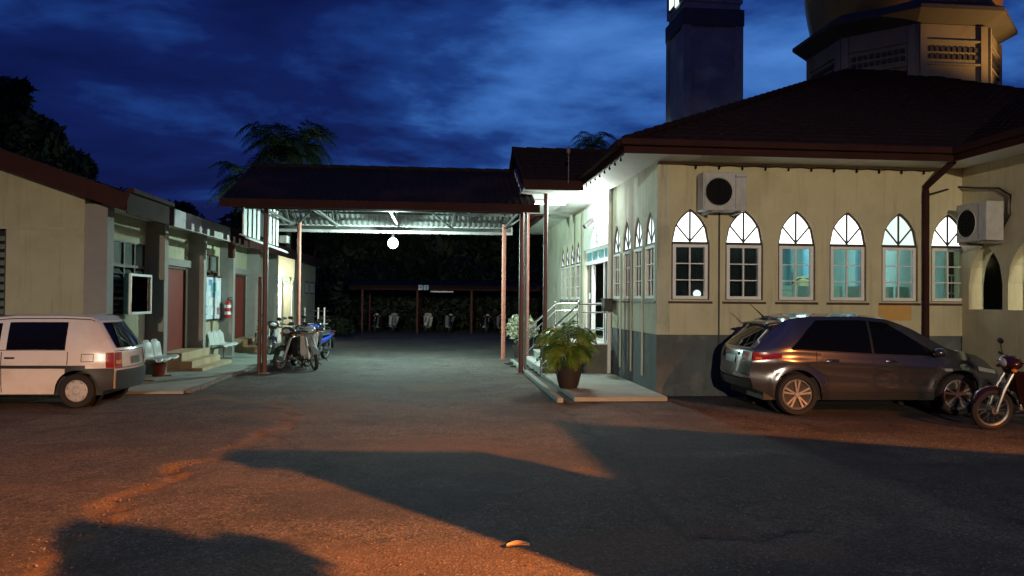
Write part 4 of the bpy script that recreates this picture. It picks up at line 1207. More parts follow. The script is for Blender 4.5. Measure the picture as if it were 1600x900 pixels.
# ================================================================== office building on the left
BX, FX, BEX = -6.62, -6.21, -5.62          # wall plane, front of the fins, eave
office = thing('office_building', (-9, 25, 0), 'long low cream building with grey fins, red doors and dark tiled roof', 'building')
FINS = [at_X(px, 480, FX).y for px in (176, 262, 322, 367, 406)]
step_ = (FINS[4] - FINS[0]) / 4
FINS = [FINS[0] - step_ * 2, FINS[0] - step_] + FINS + [FINS[4] + step_ * k for k in (1, 2, 3, 4)]
TH = 0.24; OT = 3.62
FL = 0.46                                   # floor level inside
OY0, OY1 = 5.0, FINS[-1] + .1
bay = lambda k: (FINS[k + 2], FINS[k + 3] - TH)     # clear bay after visible fin k (0 = first visible)
# wall pieces: bays with openings are left open and filled with window, door or board
def wallbox(y0, y1, z0, z1, m='office_plaster'):
    return MB().box(BX - .2, BX, y0, y1, z0, z1).build('wall', m, office)
LN0, LN1 = 2.56, 2.76
wy = [bay(k) for k in range(-2, 8)]
# gable end facing the camera behind the white car, with the edge of a louvred window
YG = FINS[2] - .30
op = R(19)
GX = at_Y(131, 420, YG).x
gz = lambda x: OT - .16 + (BEX - x) * math.tan(op)
gw0, gw1 = at_Y(-75, 420, YG).x, at_Y(9, 420, YG).x
gt, gb = at_Y(4, 356, YG).z, at_Y(4, 505, YG).z
gpan = lambda x0, x1, z0: MB().prism([(x0, z0), (x1, z0), (x1, gz(x1)), (x0, gz(x0))], (0, YG, 0), (1, 0, 0), (0, 0, 1), (0, .2, 0)).build('gable_wall', 'office_plaster', office)
gpan(gw1, GX, 0.0); gpan(gw0, gw1, gt); gpan(-14.0, gw0, 0.0)
MB().box(gw0, gw1, YG, YG + .2, 0, gb).build('gable_wall', 'office_plaster', office)
MB().box(gw0 + .001, GX, YG - .012, YG - .001, gt - .02, gt + .03).build('string_course', 'office_plaster', office)
gwin = MB().box(gw1 - .05, gw1, YG + .05, YG + .12, gb, gt).box(gw0, gw0 + .05, YG + .05, YG + .12, gb, gt).build('window', 'brown_frame', office)
for j in range(11):
    z = gb + .06 + (gt - gb - .1) * j / 11
    MB().obox(((gw0 + gw1) / 2, YG + .09, z), (gw1 - gw0 - .1, .12, .008), Matrix.Rotation(R(50), 3, 'X')).build('louvre', 'louvre_glass', gwin)
MB().box(gw0, gw1, YG + .17, YG + .19, gb, gt).build('dark_room', 'dark_cloth', gwin)
OY0 = YG - .75
MB().beam((BEX + .05, OY0, OT - .13), (-14, OY0, OT - .13 + (BEX + 14) * math.tan(op)), .05, .32).build('rake_board', 'red_fascia', office)
gs = MB().prism([(BEX, OT - .10), (-14, OT - .10 + (BEX + 14) * math.tan(op)), (-14, OT - .06 + (BEX + 14) * math.tan(op)), (BEX, OT - .06)], (0, OY0 + .03, 0), (1, 0, 0), (0, 0, 1), (0, YG - OY0 + .15, 0)).build('soffit', 'white_ceiling', office)
MB().box(GX + .001, at_Y(167, 420, YG).x, YG, FINS[2], 0, OT - .08).build('fin', 'grey_fin', office)
def louvre_window(y0, y1, z0, z1, cols, zt, label=None):
    """timber frame of `cols` lights, glass louvre blades below the transom zt"""
    f = MB()
    for k in range(cols + 1):
        y = y0 + (y1 - y0) * k / cols; f.box(BX - .10, BX - .02, y - .03 if k else y, y + .03 if k < cols else y, z0, z1)
    wob = f.build('window', 'brown_frame', office)
    for z in (z0, zt, z1): MB().box(BX - .095, BX - .015, y0, y1, z - .03, z + .03).build('rail', 'brown_frame', wob)
    src = None
    for k in range(cols):
        a, b = y0 + (y1 - y0) * k / cols + .035, y0 + (y1 - y0) * (k + 1) / cols - .035
        MB().box(BX - .07, BX - .062, a, b, zt + .035, z1 - .035).build('pane', 'louvre_glass', wob)
        n = int((zt - z0 - .1) / .13)
        for j in range(n):
            z = z0 + .06 + (zt - z0 - .12) * (j + .5) / n
            MB().obox((BX - .06, (a + b) / 2, z), (.13, b - a, .008), Matrix.Rotation(R(52), 3, 'Y')).build('louvre', 'louvre_glass', wob)
    MB().box(BX - .19, BX - .15, y0, y1, z0, z1).build('dark_room', 'dark_cloth', wob)
# bay 0 : louvre window with display case in front
a, b = bay(0)
wa, wb = at_X(177, 430, BX).y, b
wallbox(FINS[2] - TH, wa, 0, OT); wallbox(wa, wb, 0, 1.42); wallbox(wa, wb, 2.98, OT); wallbox(wb, b + TH, 0, OT)
louvre_window(wa + .02, wb - .02, 1.42, 2.98, 3, 2.46)
# bays 1 and 3 : red door with lintel and steps ; bay 2 : window over the notice board
def door_bay(k, p0, p1):
    a, b = bay(k)
    d0, d1 = at_X(p0, 480, BX).y, at_X(p1, 480, BX).y
    wallbox(a, d0, 0, OT); wallbox(d0, d1, 0, FL); wallbox(d0, d1, LN0, OT); wallbox(d1, b + TH, 0, OT)
    MB().box(BX - .0, BX + .10, a, d1 + .35, LN0 + .02, LN1).build('lintel', 'grey_fin', office)
    dr = MB().box(BX - .10, BX - .05, d0 + .06, d1 - .06, FL, LN0 - .05).build('door', 'red_door', office)
    fr = MB().box(BX - .13, BX + .015, d0, d0 + .06, FL, LN0).box(BX - .13, BX + .015, d1 - .06, d1, FL, LN0).box(BX - .13, BX + .015, d0 + .06, d1 - .06, LN0 - .05, LN0)
    fr.build('door_frame', 'brown_frame', office)
    MB().ball((BX - .02, d0 + .16, FL + 1.0), .03, 10, 6).build('handle', 'chrome', dr, smooth=True)
    for z0, z1 in ((FL + .15, FL + .9), (FL + 1.05, FL + 1.85)):
        MB().box(BX - .049, BX - .04, d0 + .2, d1 - .2, z0, z1).build('door_panel', 'red_door', dr)
    for j, (x1, z1) in enumerate(((-6.12, .46), (-5.84, .30), (-5.56, .15))):
        MB().box(BX + .001 if j == 0 else (-6.12, -5.84)[j - 1] + .001, x1, d0 - .25 - .12 * j, d1 + .35 + .1 * j, 0.0, z1 - .03 * (j > 0) + .0).build('step', 'tan_step', office)
door_bay(1, 257, 290); door_bay(3, 366, 383)
a, b = bay(2)
na, nb = a + .25, b - .1
wallbox(a, na, 0, OT); wallbox(na, nb, 0, 2.42); wallbox(na, nb, 3.05, OT); wallbox(nb, b + TH, 0, OT)
louvre_window(na, nb, 2.42, 3.05, 3, 2.56)
a, b = bay(4); wallbox(a, FINS[7], 0, OT)
# annex beyond a lit gap: its end wall faces the camera
OY1 = FINS[7]; NY = OY1 + 1.35; NX = at_Y(459, 460, NY).x; NE = at_X(492, 450, NX).y
nx = lambda px: at_Y(px, 450, NY).x
MB().box(-10, NX, NY, NE, 0, 2.62).build('annex_wall', 'office_plaster', office)
MB().box(-10, NX + .02, NY - .02, NE + .02, 2.625, OT - .11).build('annex_wall', 'office_plaster', office)
MB().box(nx(430.5), nx(441), NY - .12, NY - .03, 0.05, 2.6).build('annex_jamb', 'white_paint', office)
MB().box(nx(455), nx(457), NY - .05, NY - .021, 0.05, 2.5).build('annex_jamb', 'white_paint', office)
MB().box(nx(441), nx(454), NY - .03, NY - .001, 0.05, 2.45).build('annex_door', 'office_plaster', office)
MB().box(-7.5, -6.3, NY - .8, NY - .7, 2.62, 2.68).build('tube_lamp', 'tube_white', office)
lamp('gap_light', 'POINT', office, (-6.75, NY - .75, 2.35), 150, (0.98, 1.0, 0.85), .08)
MB().box(-10, BX - .02, OY1 + .3, OY1 + .34, 0, OT).build('gap_wall', 'office_plaster', office)
q = at_Y(447, 438, NY - .05)
sg = thing('green_sign', (q.x, NY - .05, q.z - .14), 'small green bordered sign on the brightly lit door beyond the railing', 'sign')
MB().box(q.x - .16, q.x + .16, NY - .055, NY - .032, q.z - .13, q.z + .13).build('board', 'sign_green', sg)
MB().box(q.x - .135, q.x + .135, NY - .060, NY - .0555, q.z - .10, q.z + .10).build('face', 'pale_yellow', sg)
for j in range(2): MB().box(q.x - .10, q.x + .10, NY - .065, NY - .0605, q.z - .07 + .09 * j, q.z - .025 + .09 * j).build('print_line', 'sign_green', sg)
for p0, p1 in ((476, 481), (484, 490)):
    y0, y1 = at_X(p0, 440, NX).y, at_X(p1, 440, NX).y
    w = MB().box(NX + .001, NX + .03, y0, y1, 2.0, 2.55).build('window', 'brown_frame', office)
    MB().box(NX + .031, NX + .034, y0 + .06, y1 - .06, 2.06, 2.49).build('pane', 'fibre_seat', w)
OY1 = NE
for y in FINS[3:8]:
    MB().box(BX + .001, FX, y - TH, y, 0, OT - .08).build('fin', 'grey_fin', office)
# roof, soffit, fascia (a pale stretch near the second fin)
orf = MB(); roof_slope(orf, (BEX, OY1 + .5, OT + .02), (BEX, OY0, OT + .02), (-math.cos(op), 0, math.sin(op)), 5.4, 0, 0, wave=.3, amp=.02, lip=.02)
orf.build('roof', 'roof_tile', office, fix=False)
MB().box(BX - .2, BEX + .02, YG + .2, OY1 + .4, OT - .10, OT - .06).build('soffit', 'white_ceiling', office)
fa, fb = at_X(268, 345, BEX).y, at_X(357, 370, BEX).y
for y0, y1, m in ((OY0, fa - .005, 'red_fascia'), (fa, fb, 'pale_fascia'), (fb + .005, OY1 + .5, 'red_fascia')):
    MB().box(BEX + .021, BEX + .05, y0, y1, OT - .32, OT + .05).build('fascia', m, office)
MB().box(BEX + .03, BEX + .16, OY0, fa - .3, OT + .052, OT + .13).build('gutter', 'red_fascia', office)
MB().box(BEX - .02, BEX + .12, fb + .02, fb + .25, OT - .75, OT - .33).build('rain_hopper', 'red_fascia', office, bevel=.03)
# walkway and its broken edge
KX = -4.72
wk = MB().box(BX - .2, KX, 15.25, 34, -.02, .045).build('walkway', 'concrete', None); tag(wk, None, None, None, 'structure')
ked = MB()
y = 15.3
while y < 33:
    l = random.uniform(.5, 1.1); dx = random.uniform(-.03, .03)
    ked.box(KX + .01 + dx, KX + .12 + dx, y, y + l - .02, 0, random.uniform(.05, .09)); y += l
tag(ked.build('kerb', 'dark_concrete', None, bevel=.01), None, None, None, 'structure')

# ---- things by the office wall
def bench(name, loc, rz, label):
    t = thing(name, (0, 0, 0), label, 'bench', 'moulded seat benches along the office wall')
    prof = [(-.02, .83), (-.03, .78), (.005, .66), (.03, .52), (.055, .45), (.12, .415), (.22, .415), (.36, .435), (.43, .42), (.45, .385)]
    seats = []
    for k in range(3):
        y0 = -.74 + k * .5
        def fn(u, v, y0=y0):
            i = u * (len(prof) - 1); j = min(int(i), len(prof) - 2); f = i - j
            x = prof[j][0] * (1 - f) + prof[j + 1][0] * f; z = prof[j][1] * (1 - f) + prof[j + 1][1] * f
            c = (v - .5) * 2
            if u < .12: z -= .07 * abs(c) ** 4
            return (x + .05 * (c * c) * (1 - u) * (u > .1), y0 + (v) * .48, z + .03 * c * c * (u > .5))
        s = MB(); s.grid(fn, 30, 11)
        o = s.build('seat', 'fibre_seat', t, smooth=True)
        md = o.modifiers.new('thickness', 'SOLIDIFY'); md.thickness = .012
    MB().box(.08, .14, -.72, .74, .33, .38).build('beam', 'grey_steel', t)
    for y in (-.55, .55):
        MB().tube([(.11, y, .33), (.11, y, .02)], .022, 8).box(-.06, .36, y - .02, y + .02, 0, .03).build('leg', 'grey_steel', t)
    place(t, loc, rz)
    return t
p1 = on_ground(232, 590, .045); p2 = on_ground(345, 565, .045)
bench('bench', (-6.25, at_X(232, 560, -6.2).y, .045), 0, 'pale moulded bench behind the white hatchback below the louvred window')
bench('bench', (-6.25, at_X(338, 545, -6.2).y, .045), 0, 'pale moulded bench under the notice board')
# red clay pot under the first bench
p = on_ground(249, 588, .045)
t = thing('clay_pot', (p.x, p.y, .045), 'small red clay pot on the walkway beside the first bench', 'pot')
MB().lathe([(0, .0), (.10, 0), (.15, .24), (.17, .25), (.17, .30), (.14, .30), (.12, .24), (0, .22)], 18, (p.x, p.y, .045)).build('pot', 'clay_red', t, smooth=True)
MB().lathe([(0, .24), (.125, .24)], 14, (p.x, p.y, .045)).build('soil', 'drain_dirt', t)
# display case
c0, c1 = at_X(205, 427, FX + .02), at_X(237, 490, FX + .02)
t = thing('display_case', (FX, (c0.y + c1.y) / 2, 1.4), 'white framed glass display case with dark green backing by the louvred window', 'display case')
MB().box(FX - .12, FX - .02, c0.y, c1.y, c1.z, c0.z).build('case', 'curtain_green', t)
f = MB()
for aa in ((c0.y, c0.y + .05, c1.z, c0.z), (c1.y - .05, c1.y, c1.z, c0.z), (c0.y + .05, c1.y - .05, c1.z, c1.z + .05), (c0.y + .05, c1.y - .05, c0.z - .05, c0.z)):
    f.box(FX - .02, FX + .02, aa[0], aa[1], aa[2], aa[3])
f.build('frame', 'white_paint', t)
MB().box(FX - .019, FX - .012, c0.y + .5, c0.y + .85, c1.z + .05, c1.z + .42).build('paper', 'paper_white', t)
MB().box(FX - .004, FX + .001, c0.y + .05, c1.y - .05, c1.z + .05, c0.z - .05).build('glass', 'pane_glass', t)
for yy in (c0.y + .1, c1.y - .15): MB().box(BX + .001, FX - .121, yy, yy + .05, c1.z + .3, c1.z + .35).build('bracket', 'grey_steel', t)
# notice board
n0, n1 = at_X(320, 432, BX + .1), at_X(347, 497, BX + .1)
ny0, ny1, nz0, nz1 = n0.y, n1.y, n1.z, n0.z
t = thing('notice_board', (BX + .05, (ny0 + ny1) / 2, nz0), 'pale blue notice board covered with papers below the high window', 'notice board')
MB().box(BX + .001, BX + .06, ny0, ny1, nz0, nz1).build('board', 'board_white', t)
fb_ = MB()
for aa in ((ny0 - .05, ny0, nz0 - .05, nz1 + .05), (ny1, ny1 + .05, nz0 - .05, nz1 + .05), (ny0, ny1, nz0 - .05, nz0), (ny0, ny1, nz1, nz1 + .05)): fb_.box(BX + .001, BX + .075, aa[0], aa[1], aa[2], aa[3])
fb_.build('frame', 'brown_frame', t)
rr = random.Random(4); W_, H_ = ny1 - ny0, nz1 - nz0
for (u, v, w, h, m) in ((.06, .66, .13, .22, 'paper_teal'), (.28, .80, .2, .14, 'paper_blue'), (.40, .66, .30, .22, 'paper_teal'), (.45, .52, .2, .13, 'paper_blue'), (.75, .68, .14, .24, 'paper_white'), (.06, .10, .16, .22, 'paper_blue'), (.10, .14, .09, .14, 'paper_white'), (.3, .33, .16, .16, 'paper_white'), (.55, .3, .18, .18, 'paper_white'), (.42, .1, .12, .16, 'paper_white'), (.75, .10, .15, .17, 'paper_red'), (.27, .55, .1, .1, 'paper_white'), (.78, .42, .12, .14, 'paper_white')):
    o = MB().box(BX + .061, BX + .063 + rr.random() * .004, ny0 + u * W_, ny0 + (u + w) * W_, nz0 + v * H_, nz0 + (v + h) * H_).build('paper', m, t)
# fire extinguisher on the fourth fin
p = at_X(357, 472, FX)
ey, ez, ex = FINS[5] - TH - .11, at_X(357, 497, FX).z, FX - .12
t = thing('fire_extinguisher', (ex, ey, ez), 'red fire extinguisher hanging on the grey fin beside the notice board', 'fire extinguisher')
MB().lathe([(0, 0), (.085, 0), (.095, .03), (.095, .42), (.07, .49), (.03, .52), (0, .52)], 18, (ex, ey, ez)).build('cylinder', 'gas_red', t, smooth=True)
for z in (.10, .30): MB().lathe([(.0965, z), (.0965, z + .09)], 18, (ex, ey, ez)).build('label_band', 'paper_white', t, smooth=True)
MB().tube([(ex, ey, ez + .5), (ex, ey, ez + .58)], .025, 8).beam((ex - .02, ey, ez + .60), (ex + .12, ey, ez + .62), .02, .02).build('valve', 'black_plastic', t)
MB().tube([(ex + .03, ey, ez + .56), (ex + .13, ey - .02, ez + .5), (ex + .13, ey - .03, ez + .3), (ex + .11, ey - .03, ez + .15)], .014, 6).build('hose', 'black_plastic', t, smooth=True)
# railing near the lit doorway
ra, rb = on_ground(437, 530), on_ground(482, 530)
ry = OY1 - 4.9
t = thing('metal_railing', (-5.4, ry + .8, 0), 'pale tubular railing in front of the lit doorway behind the motorcycles', 'railing')
for x in (-5.9, -5.5, -4.95, -4.7): MB().tube([(x, ry, 0.04), (x, ry, 1.35)], .03, 8).ball((x, ry, 1.38), .045, 8, 6).build('post', 'white_paint', t, smooth=True)
for z in (.45, .75, 1.05, 1.28): MB().tube([(-6.0, ry, z), (-4.55, ry, z)], .018, 8).build('rail', 'white_paint' if z < 1 else 'dark_mullion', t)

# ================================================================== canopy over the lane
CY0, CY1, CYM = 18.55, 24.4, 21.48
CX0, CX1 = -5.0, 2.28
CZ, CRZ = 3.98, 5.28
can = thing('carport_canopy', (-1.2, 21.5, 0), 'dark corrugated gable canopy on thin red posts spanning the lane', 'canopy')
def corrugated(mb, x0, x1, ya, za, yb, zb, wave=.16, amp=.022, off=0.0):
    n = int((x1 - x0) / wave * 6); vs, fs = [], []
    for k in range(n + 1):
        x = x0 + (x1 - x0) * k / n; h = amp * math.sin(2 * math.pi * x / wave) + off
        vs += [(x, ya, za + h), (x, yb, zb + h)]
    for k in range(n): fs.append((2 * k, 2 * k + 2, 2 * k + 3, 2 * k + 1))
    return mb.add(vs, fs)
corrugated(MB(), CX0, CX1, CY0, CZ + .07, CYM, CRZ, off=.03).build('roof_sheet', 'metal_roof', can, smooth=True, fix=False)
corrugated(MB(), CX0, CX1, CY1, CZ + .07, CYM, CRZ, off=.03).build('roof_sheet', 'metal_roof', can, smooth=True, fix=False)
corrugated(MB(), CX0 + .04, CX1 - .04, CY0 + .04, CZ + .055, CYM, CRZ - .015, off=.008).build('ceiling_sheet', 'zinc', can, smooth=True, fix=False)
corrugated(MB(), CX0 + .04, CX1 - .04, CY1 - .04, CZ + .055, CYM, CRZ - .015, off=.008).build('ceiling_sheet', 'zinc', can, smooth=True, fix=False)
fascia(MB(), (CX0, CY0, 0), (CX1 + .1, CY0, 0), CZ - .10, CZ + .10, (0, -1, 0)).build('fascia', 'red_fascia', can)
fascia(MB(), (CX0, CY1, 0), (CX1, CY1, 0), CZ - .16, CZ + .08, (0, 1, 0)).build('fascia', 'pale_fascia', can)
MB().box(CX0 + .1, CX1 - .1, CY1 - .6, CY1 - .5, CZ - .12, CZ - .02).build('beam', 'zinc', can)
MB().box(CX0 + .1, CX1 - .1, CY0 + .75, CY0 + .83, CZ - .05, CZ + .05).build('beam', 'zinc', can)
ridge_caps((CX0, CYM, CRZ + .05), (CX1, CYM, CRZ + .05), can, 'metal_roof', .5, .06)
for x in (CX0 + .75, -3.0, -1.2, .4, CX1 - .3):
    tr = MB().beam((x, CY0 + .8, CZ), (x, CY1 - .6, CZ), .05, .06).build('truss', 'zinc', can)
    for a_, b_ in (((x, CY0 + .3, CZ + .1), (x, CYM, CRZ - .1)), ((x, CY1 - .3, CZ + .1), (x, CYM, CRZ - .1)), ((x, CYM, CZ + .04), (x, CYM, CRZ - .1)), ((x, CY0 + 1.6, CZ + .03), (x, CYM, CRZ - .3)), ((x, CY1 - 1.6, CZ + .03), (x, CYM, CRZ - .3))):
        MB().beam(a_, b_, .04, .05).build('strut', 'zinc', tr)
for y in (CY0 + 1.6, CY1 - 1.5, CY1 - .9):
    z = CZ + .05 + (CRZ - CZ) * (1 - abs(y - CYM) / (CYM - CY0)) - .08
    MB().box(CX0 + .1, CX1 - .1, y - .03, y + .03, z - .06, z).build('purlin', 'zinc', can)
for x0, x1 in ((CX0 + .4, CX0 + .75), (.9, .4), (CX1 - .6, CX1 - .3), (-2.6, -3.0)):
    MB().beam((x1, CY1 - .56, CZ - .05), (x1 + (.6 if x1 > x0 else -.6), CY1 - 1.3, CZ + .35), .04, .05).build('brace', 'zinc', can)
PB = [(on_ground(407, 586), 'red_steel'), (on_ground(813, 583), 'grey_steel')]
y_f = 19.3; y_b = 23.7
for x, y, m in ((PB[0][0].x, y_f, 'red_steel'), (PB[1][0].x, y_f, 'red_steel'), (-4.10, y_b, 'lit_red_steel'), (1.96, y_b, 'lit_red_steel')):
    pst = MB().tube([(x, y, 0), (x, y, CZ + .1)], .062, 12).build('post', m, can, smooth=True)
    MB().box(x - .12, x + .12, y - .12, y + .12, 0, .02).build('base_plate', 'grey_steel', pst)
x = PB[1][0].x
MB().tube([(x + .11, y_f + .02, 0), (x + .11, y_f + .02, CZ)], .035, 10).build('post', 'grey_steel', can, smooth=True)
x = PB[0][0].x
MB().tube([(x - .13, y_f + .05, 0), (x - .13, y_f + .05, 2.3)], .045, 10).build('post', 'red_steel', can, smooth=True)
# white slatted screen between canopy and office roof, with its curved gutter
SXP = -4.62
s0, s1 = at_X(381, 350, SXP).y, at_X(437, 370, SXP).y
ns = 9; sw = (s1 - s0) / ns
MB().box(SXP - .05, SXP - .03, s0, s1, 3.42, 4.3).build('screen_backing', 'dark_cloth', can)
ss = None
for k in range(ns):
    if k == 4: continue
    y = s0 + sw * k
    ss = MB().box(SXP - .029, SXP, y, y + sw * .62, 3.30 + .0, 4.3).build('screen_slat', 'white_paint', can)
gut = MB()
gut.grid(lambda u, v: (SXP + .02 + .16 * math.sin(v * math.pi / 2), s0 - .5 + (s1 - s0 + .9) * u, 3.28 - .10 * (1 - math.cos(v * math.pi / 2)) - .05 * u), 12, 7)
go = gut.build('screen_gutter', 'white_paint', can, smooth=True); md = go.modifiers.new('thickness', 'SOLIDIFY'); md.thickness = .02
MB().box(SXP + .0, SXP + .22, s1 - .1, s1 + .35, 3.42, 3.62).build('junction_box', 'grey_plastic', can)
# hanging lamp
hb = at_Y(614, 380, 23.5)
t = thing('hanging_lamp', (hb.x, hb.y, hb.z), 'bright white bulb hanging under the canopy over the lane', 'lamp')
MB().tube([(hb.x + .06, CYM, CZ + .9), (hb.x + .03, hb.y, CZ + .1), (hb.x, hb.y, hb.z + .2)], .012, 6).build('flex', 'black_plastic', t)
MB().lathe([(.0, .28), (.035, .28), (.045, .12), (.04, .10)], 12, hb).build('holder', 'grey_plastic', t, smooth=True)
MB().ball(hb, (.15, .15, .16), 36, 20).build('bulb', 'bulb_cool', t, smooth=True)
lamp('bulb_light', 'POINT', t, (hb.x, hb.y, hb.z - .20), 1150, (0.66, 1.0, 0.88), .03)

# ================================================================== motorcycle shed far behind
HY = 42.0
sh = thing('motorcycle_shed', (0, HY, 0), 'low open motorcycle shed with reddish roof edge at the far end of the lane', 'shed')
hx = lambda px: at_Y(px, 470, HY).x
X0, X1 = hx(545), hx(850)
MB().box(X0, X1, HY - .2, HY - .15, 2.28, 2.55).build('fascia', 'red_fascia', sh)
corrugated(MB(), X0, X1, HY - .2, 2.56, HY + 3.6, 2.9, wave=.25, amp=.03).build('roof_sheet', 'metal_roof', sh, smooth=True, fix=False)
for px in (566, 652, 737, 818):
    MB().tube([(hx(px), HY, 0), (hx(px), HY, 2.4)], .06, 8).build('post', 'red_steel', sh, smooth=True)
    MB().tube([(hx(px) + .1, HY + 3.4, 0), (hx(px) + .1, HY + 3.4, 2.8)], .05, 8).build('post', 'red_steel', sh, smooth=True)
MB().box(hx(672), hx(708), HY - .25, HY - .201, 2.18, 2.25).build('strip', 'fibre_seat', sh)
for px0, px1 in ((653.5, 660.5), (662, 669.5)):
    nbp = MB().box(hx(px0), hx(px1), HY - .26, HY - .21, 2.30, 2.56).build('number_plate', 'paper_white', sh)
c_ = hx(657); text_mesh('4', .24, 'plate_dark', sh, (c_ - WLOC[sh.name].x, -.262, 2.345), (R(90), 0, 0), 'digit')
c_ = hx(665.7); text_mesh('2', .24, 'plate_dark', sh, (c_ - WLOC[sh.name].x, -.262, 2.345), (R(90), 0, 0), 'digit')

# ================================================================== cars
def lerp_tab(tab, x):
    if x <= tab[0][0]: return tab[0][1]
    for (a, va), (b, vb) in zip(tab[:-1], tab[1:]):
        if x <= b:
            t = (x - a) / (b - a); return va + (vb - va) * t
    return tab[-1][1]
def smooth_tab(tab, x, r=.07):
    return sum(lerp_tab(tab, x + r * k) * w for k, w in ((-2, .1), (-1, .2), (0, .4), (1, .2), (2, .1)))
class Car:
    def __init__(s, **k):
        s.__dict__.update(k)
    def zb(s, x):
        z = smooth_tab(s.sill, x, .03)
        for xc in (s.xw0, s.xw1):
            d = abs(x - xc)
            if d < s.ra: z = max(z, s.rw + math.sqrt(s.ra ** 2 - d * d))
        return z
    def zt(s, x): return smooth_tab(s.top, x, .05)
    def zl(s, x): return min(smooth_tab(s.belt, x, .05), s.zt(x) - .03)
    def hw(s, x, z):
        t0, t1 = (x - s.x0) / .75, (s.x1 - x) / .95
        w = s.W * (1 - .13 * max(0, 1 - t0) ** 2.2 - .22 * max(0, 1 - t1) ** 2.2)
        zl = smooth_tab(s.belt, x, .05)
        if z > zl: w -= .03 + (z - zl) * s.tumble + .16 * max(0, z - zl) ** 2
        else:
            u = (zl - z) / max(.1, zl - .25)
            w -= .03 * (1 - u) ** 2 + s.tuck * u ** 2.4
            w += s.crease * math.exp(-((z - (zl - .17)) / .06) ** 2) - s.crease * .8 * math.exp(-((z - (zl - .36)) / .10) ** 2)
        for xc in (s.xw0, s.xw1):                      # flared wheel arches
            d = math.hypot(x - xc, z - s.rw) - s.ra
            if d > -.02: w += s.flare * math.exp(-(d / .09) ** 2)
        return w
    def xx(s, x, z):
        r = lerp_tab(s.rear, z); f = lerp_tab(s.front, z)
        a = max(0, 1 - (x - s.x0) / s.rl) ** 1.3; b = max(0, 1 - (s.x1 - x) / s.fl) ** 1.5
        return x + r * a - f * b
    def S(s, x, z, side, off=0.0):
        return (s.xx(x, z), side * (s.hw(x, z) + off), z)
    def cap(s, z, v, off, rear=True):
        x = s.x0 if rear else s.x1; w = s.hw(x, z)
        bul = .09 * (1 - v * v) if rear else .16 * (1 - v * v)
        return (s.xx(x, z) - bul - off, v * w, z) if rear else (s.xx(x, z) + bul + off, v * w, z)
    def body(s, nx=110, ns=13, ng=7, nr=9):
        mb = MB(); cols = []
        xs = [s.x0 + (s.x1 - s.x0) * i / (nx - 1) for i in range(nx)]
        for x in xs:
            zb, zl, zt = s.zb(x), s.zl(x), s.zt(x)
            L = [(zb + (zl - zb) * j / (ns - 1)) for j in range(ns)] + [zl + (zt - zl) * j / ng for j in range(1, ng + 1)]
            c = [s.S(x, z, -1) for z in L]
            crown = .045 * min(1, (x - s.x0) / .5) * min(1, (s.x1 - x) / .5)
            w = s.hw(x, zt)
            for j in range(1, nr):
                v = -1 + 2 * j / nr
                c.append((s.xx(x, zt), v * w, zt + crown * (1 - v ** 4)))
            c += [s.S(x, z, 1) for z in reversed(L)]
            cols.append(c)
        m = len(cols[0]); vs = [p for c in cols for p in c]; fs = []
        for i in range(nx - 1):
            for j in range(m - 1): fs.append((i * m + j, (i + 1) * m + j, (i + 1) * m + j + 1, i * m + j + 1))
        mb.add(vs, fs)
        for rear in (True, False):
            x = s.x0 if rear else s.x1
            zb, zl, zt = s.zb(x), s.zl(x), s.zt(x)
            L = [(zb + (zl - zb) * j / (ns - 1)) for j in range(ns)] + [zl + (zt - zl) * j / ng for j in range(1, ng + 1)]
            mb.grid(lambda u, v: s.cap(L[int(round(u * (len(L) - 1)))], -1 + 2 * v, 0, rear), len(L), nr + 1)
        return mb
    def side_patch(s, xa, xb, lo, hi, side, off=.004, nx=24, nz=8, mb=None):
        """lo, hi: functions of x giving the lower and upper edge"""
        mb = mb or MB()
        return mb.grid(lambda u, v: s.S(xa + (xb - xa) * u, lo(xa + (xb - xa) * u) * (1 - v) + hi(xa + (xb - xa) * u) * v, side, off), nx, nz)
    def cap_patch(s, z0, z1, v0, v1, rear=True, off=.004, n=10, mb=None):
        mb = mb or MB()
        return mb.grid(lambda a, b: s.cap(z0 + (z1 - z0) * a, v0 + (v1 - v0) * b, off, rear), 8, n)
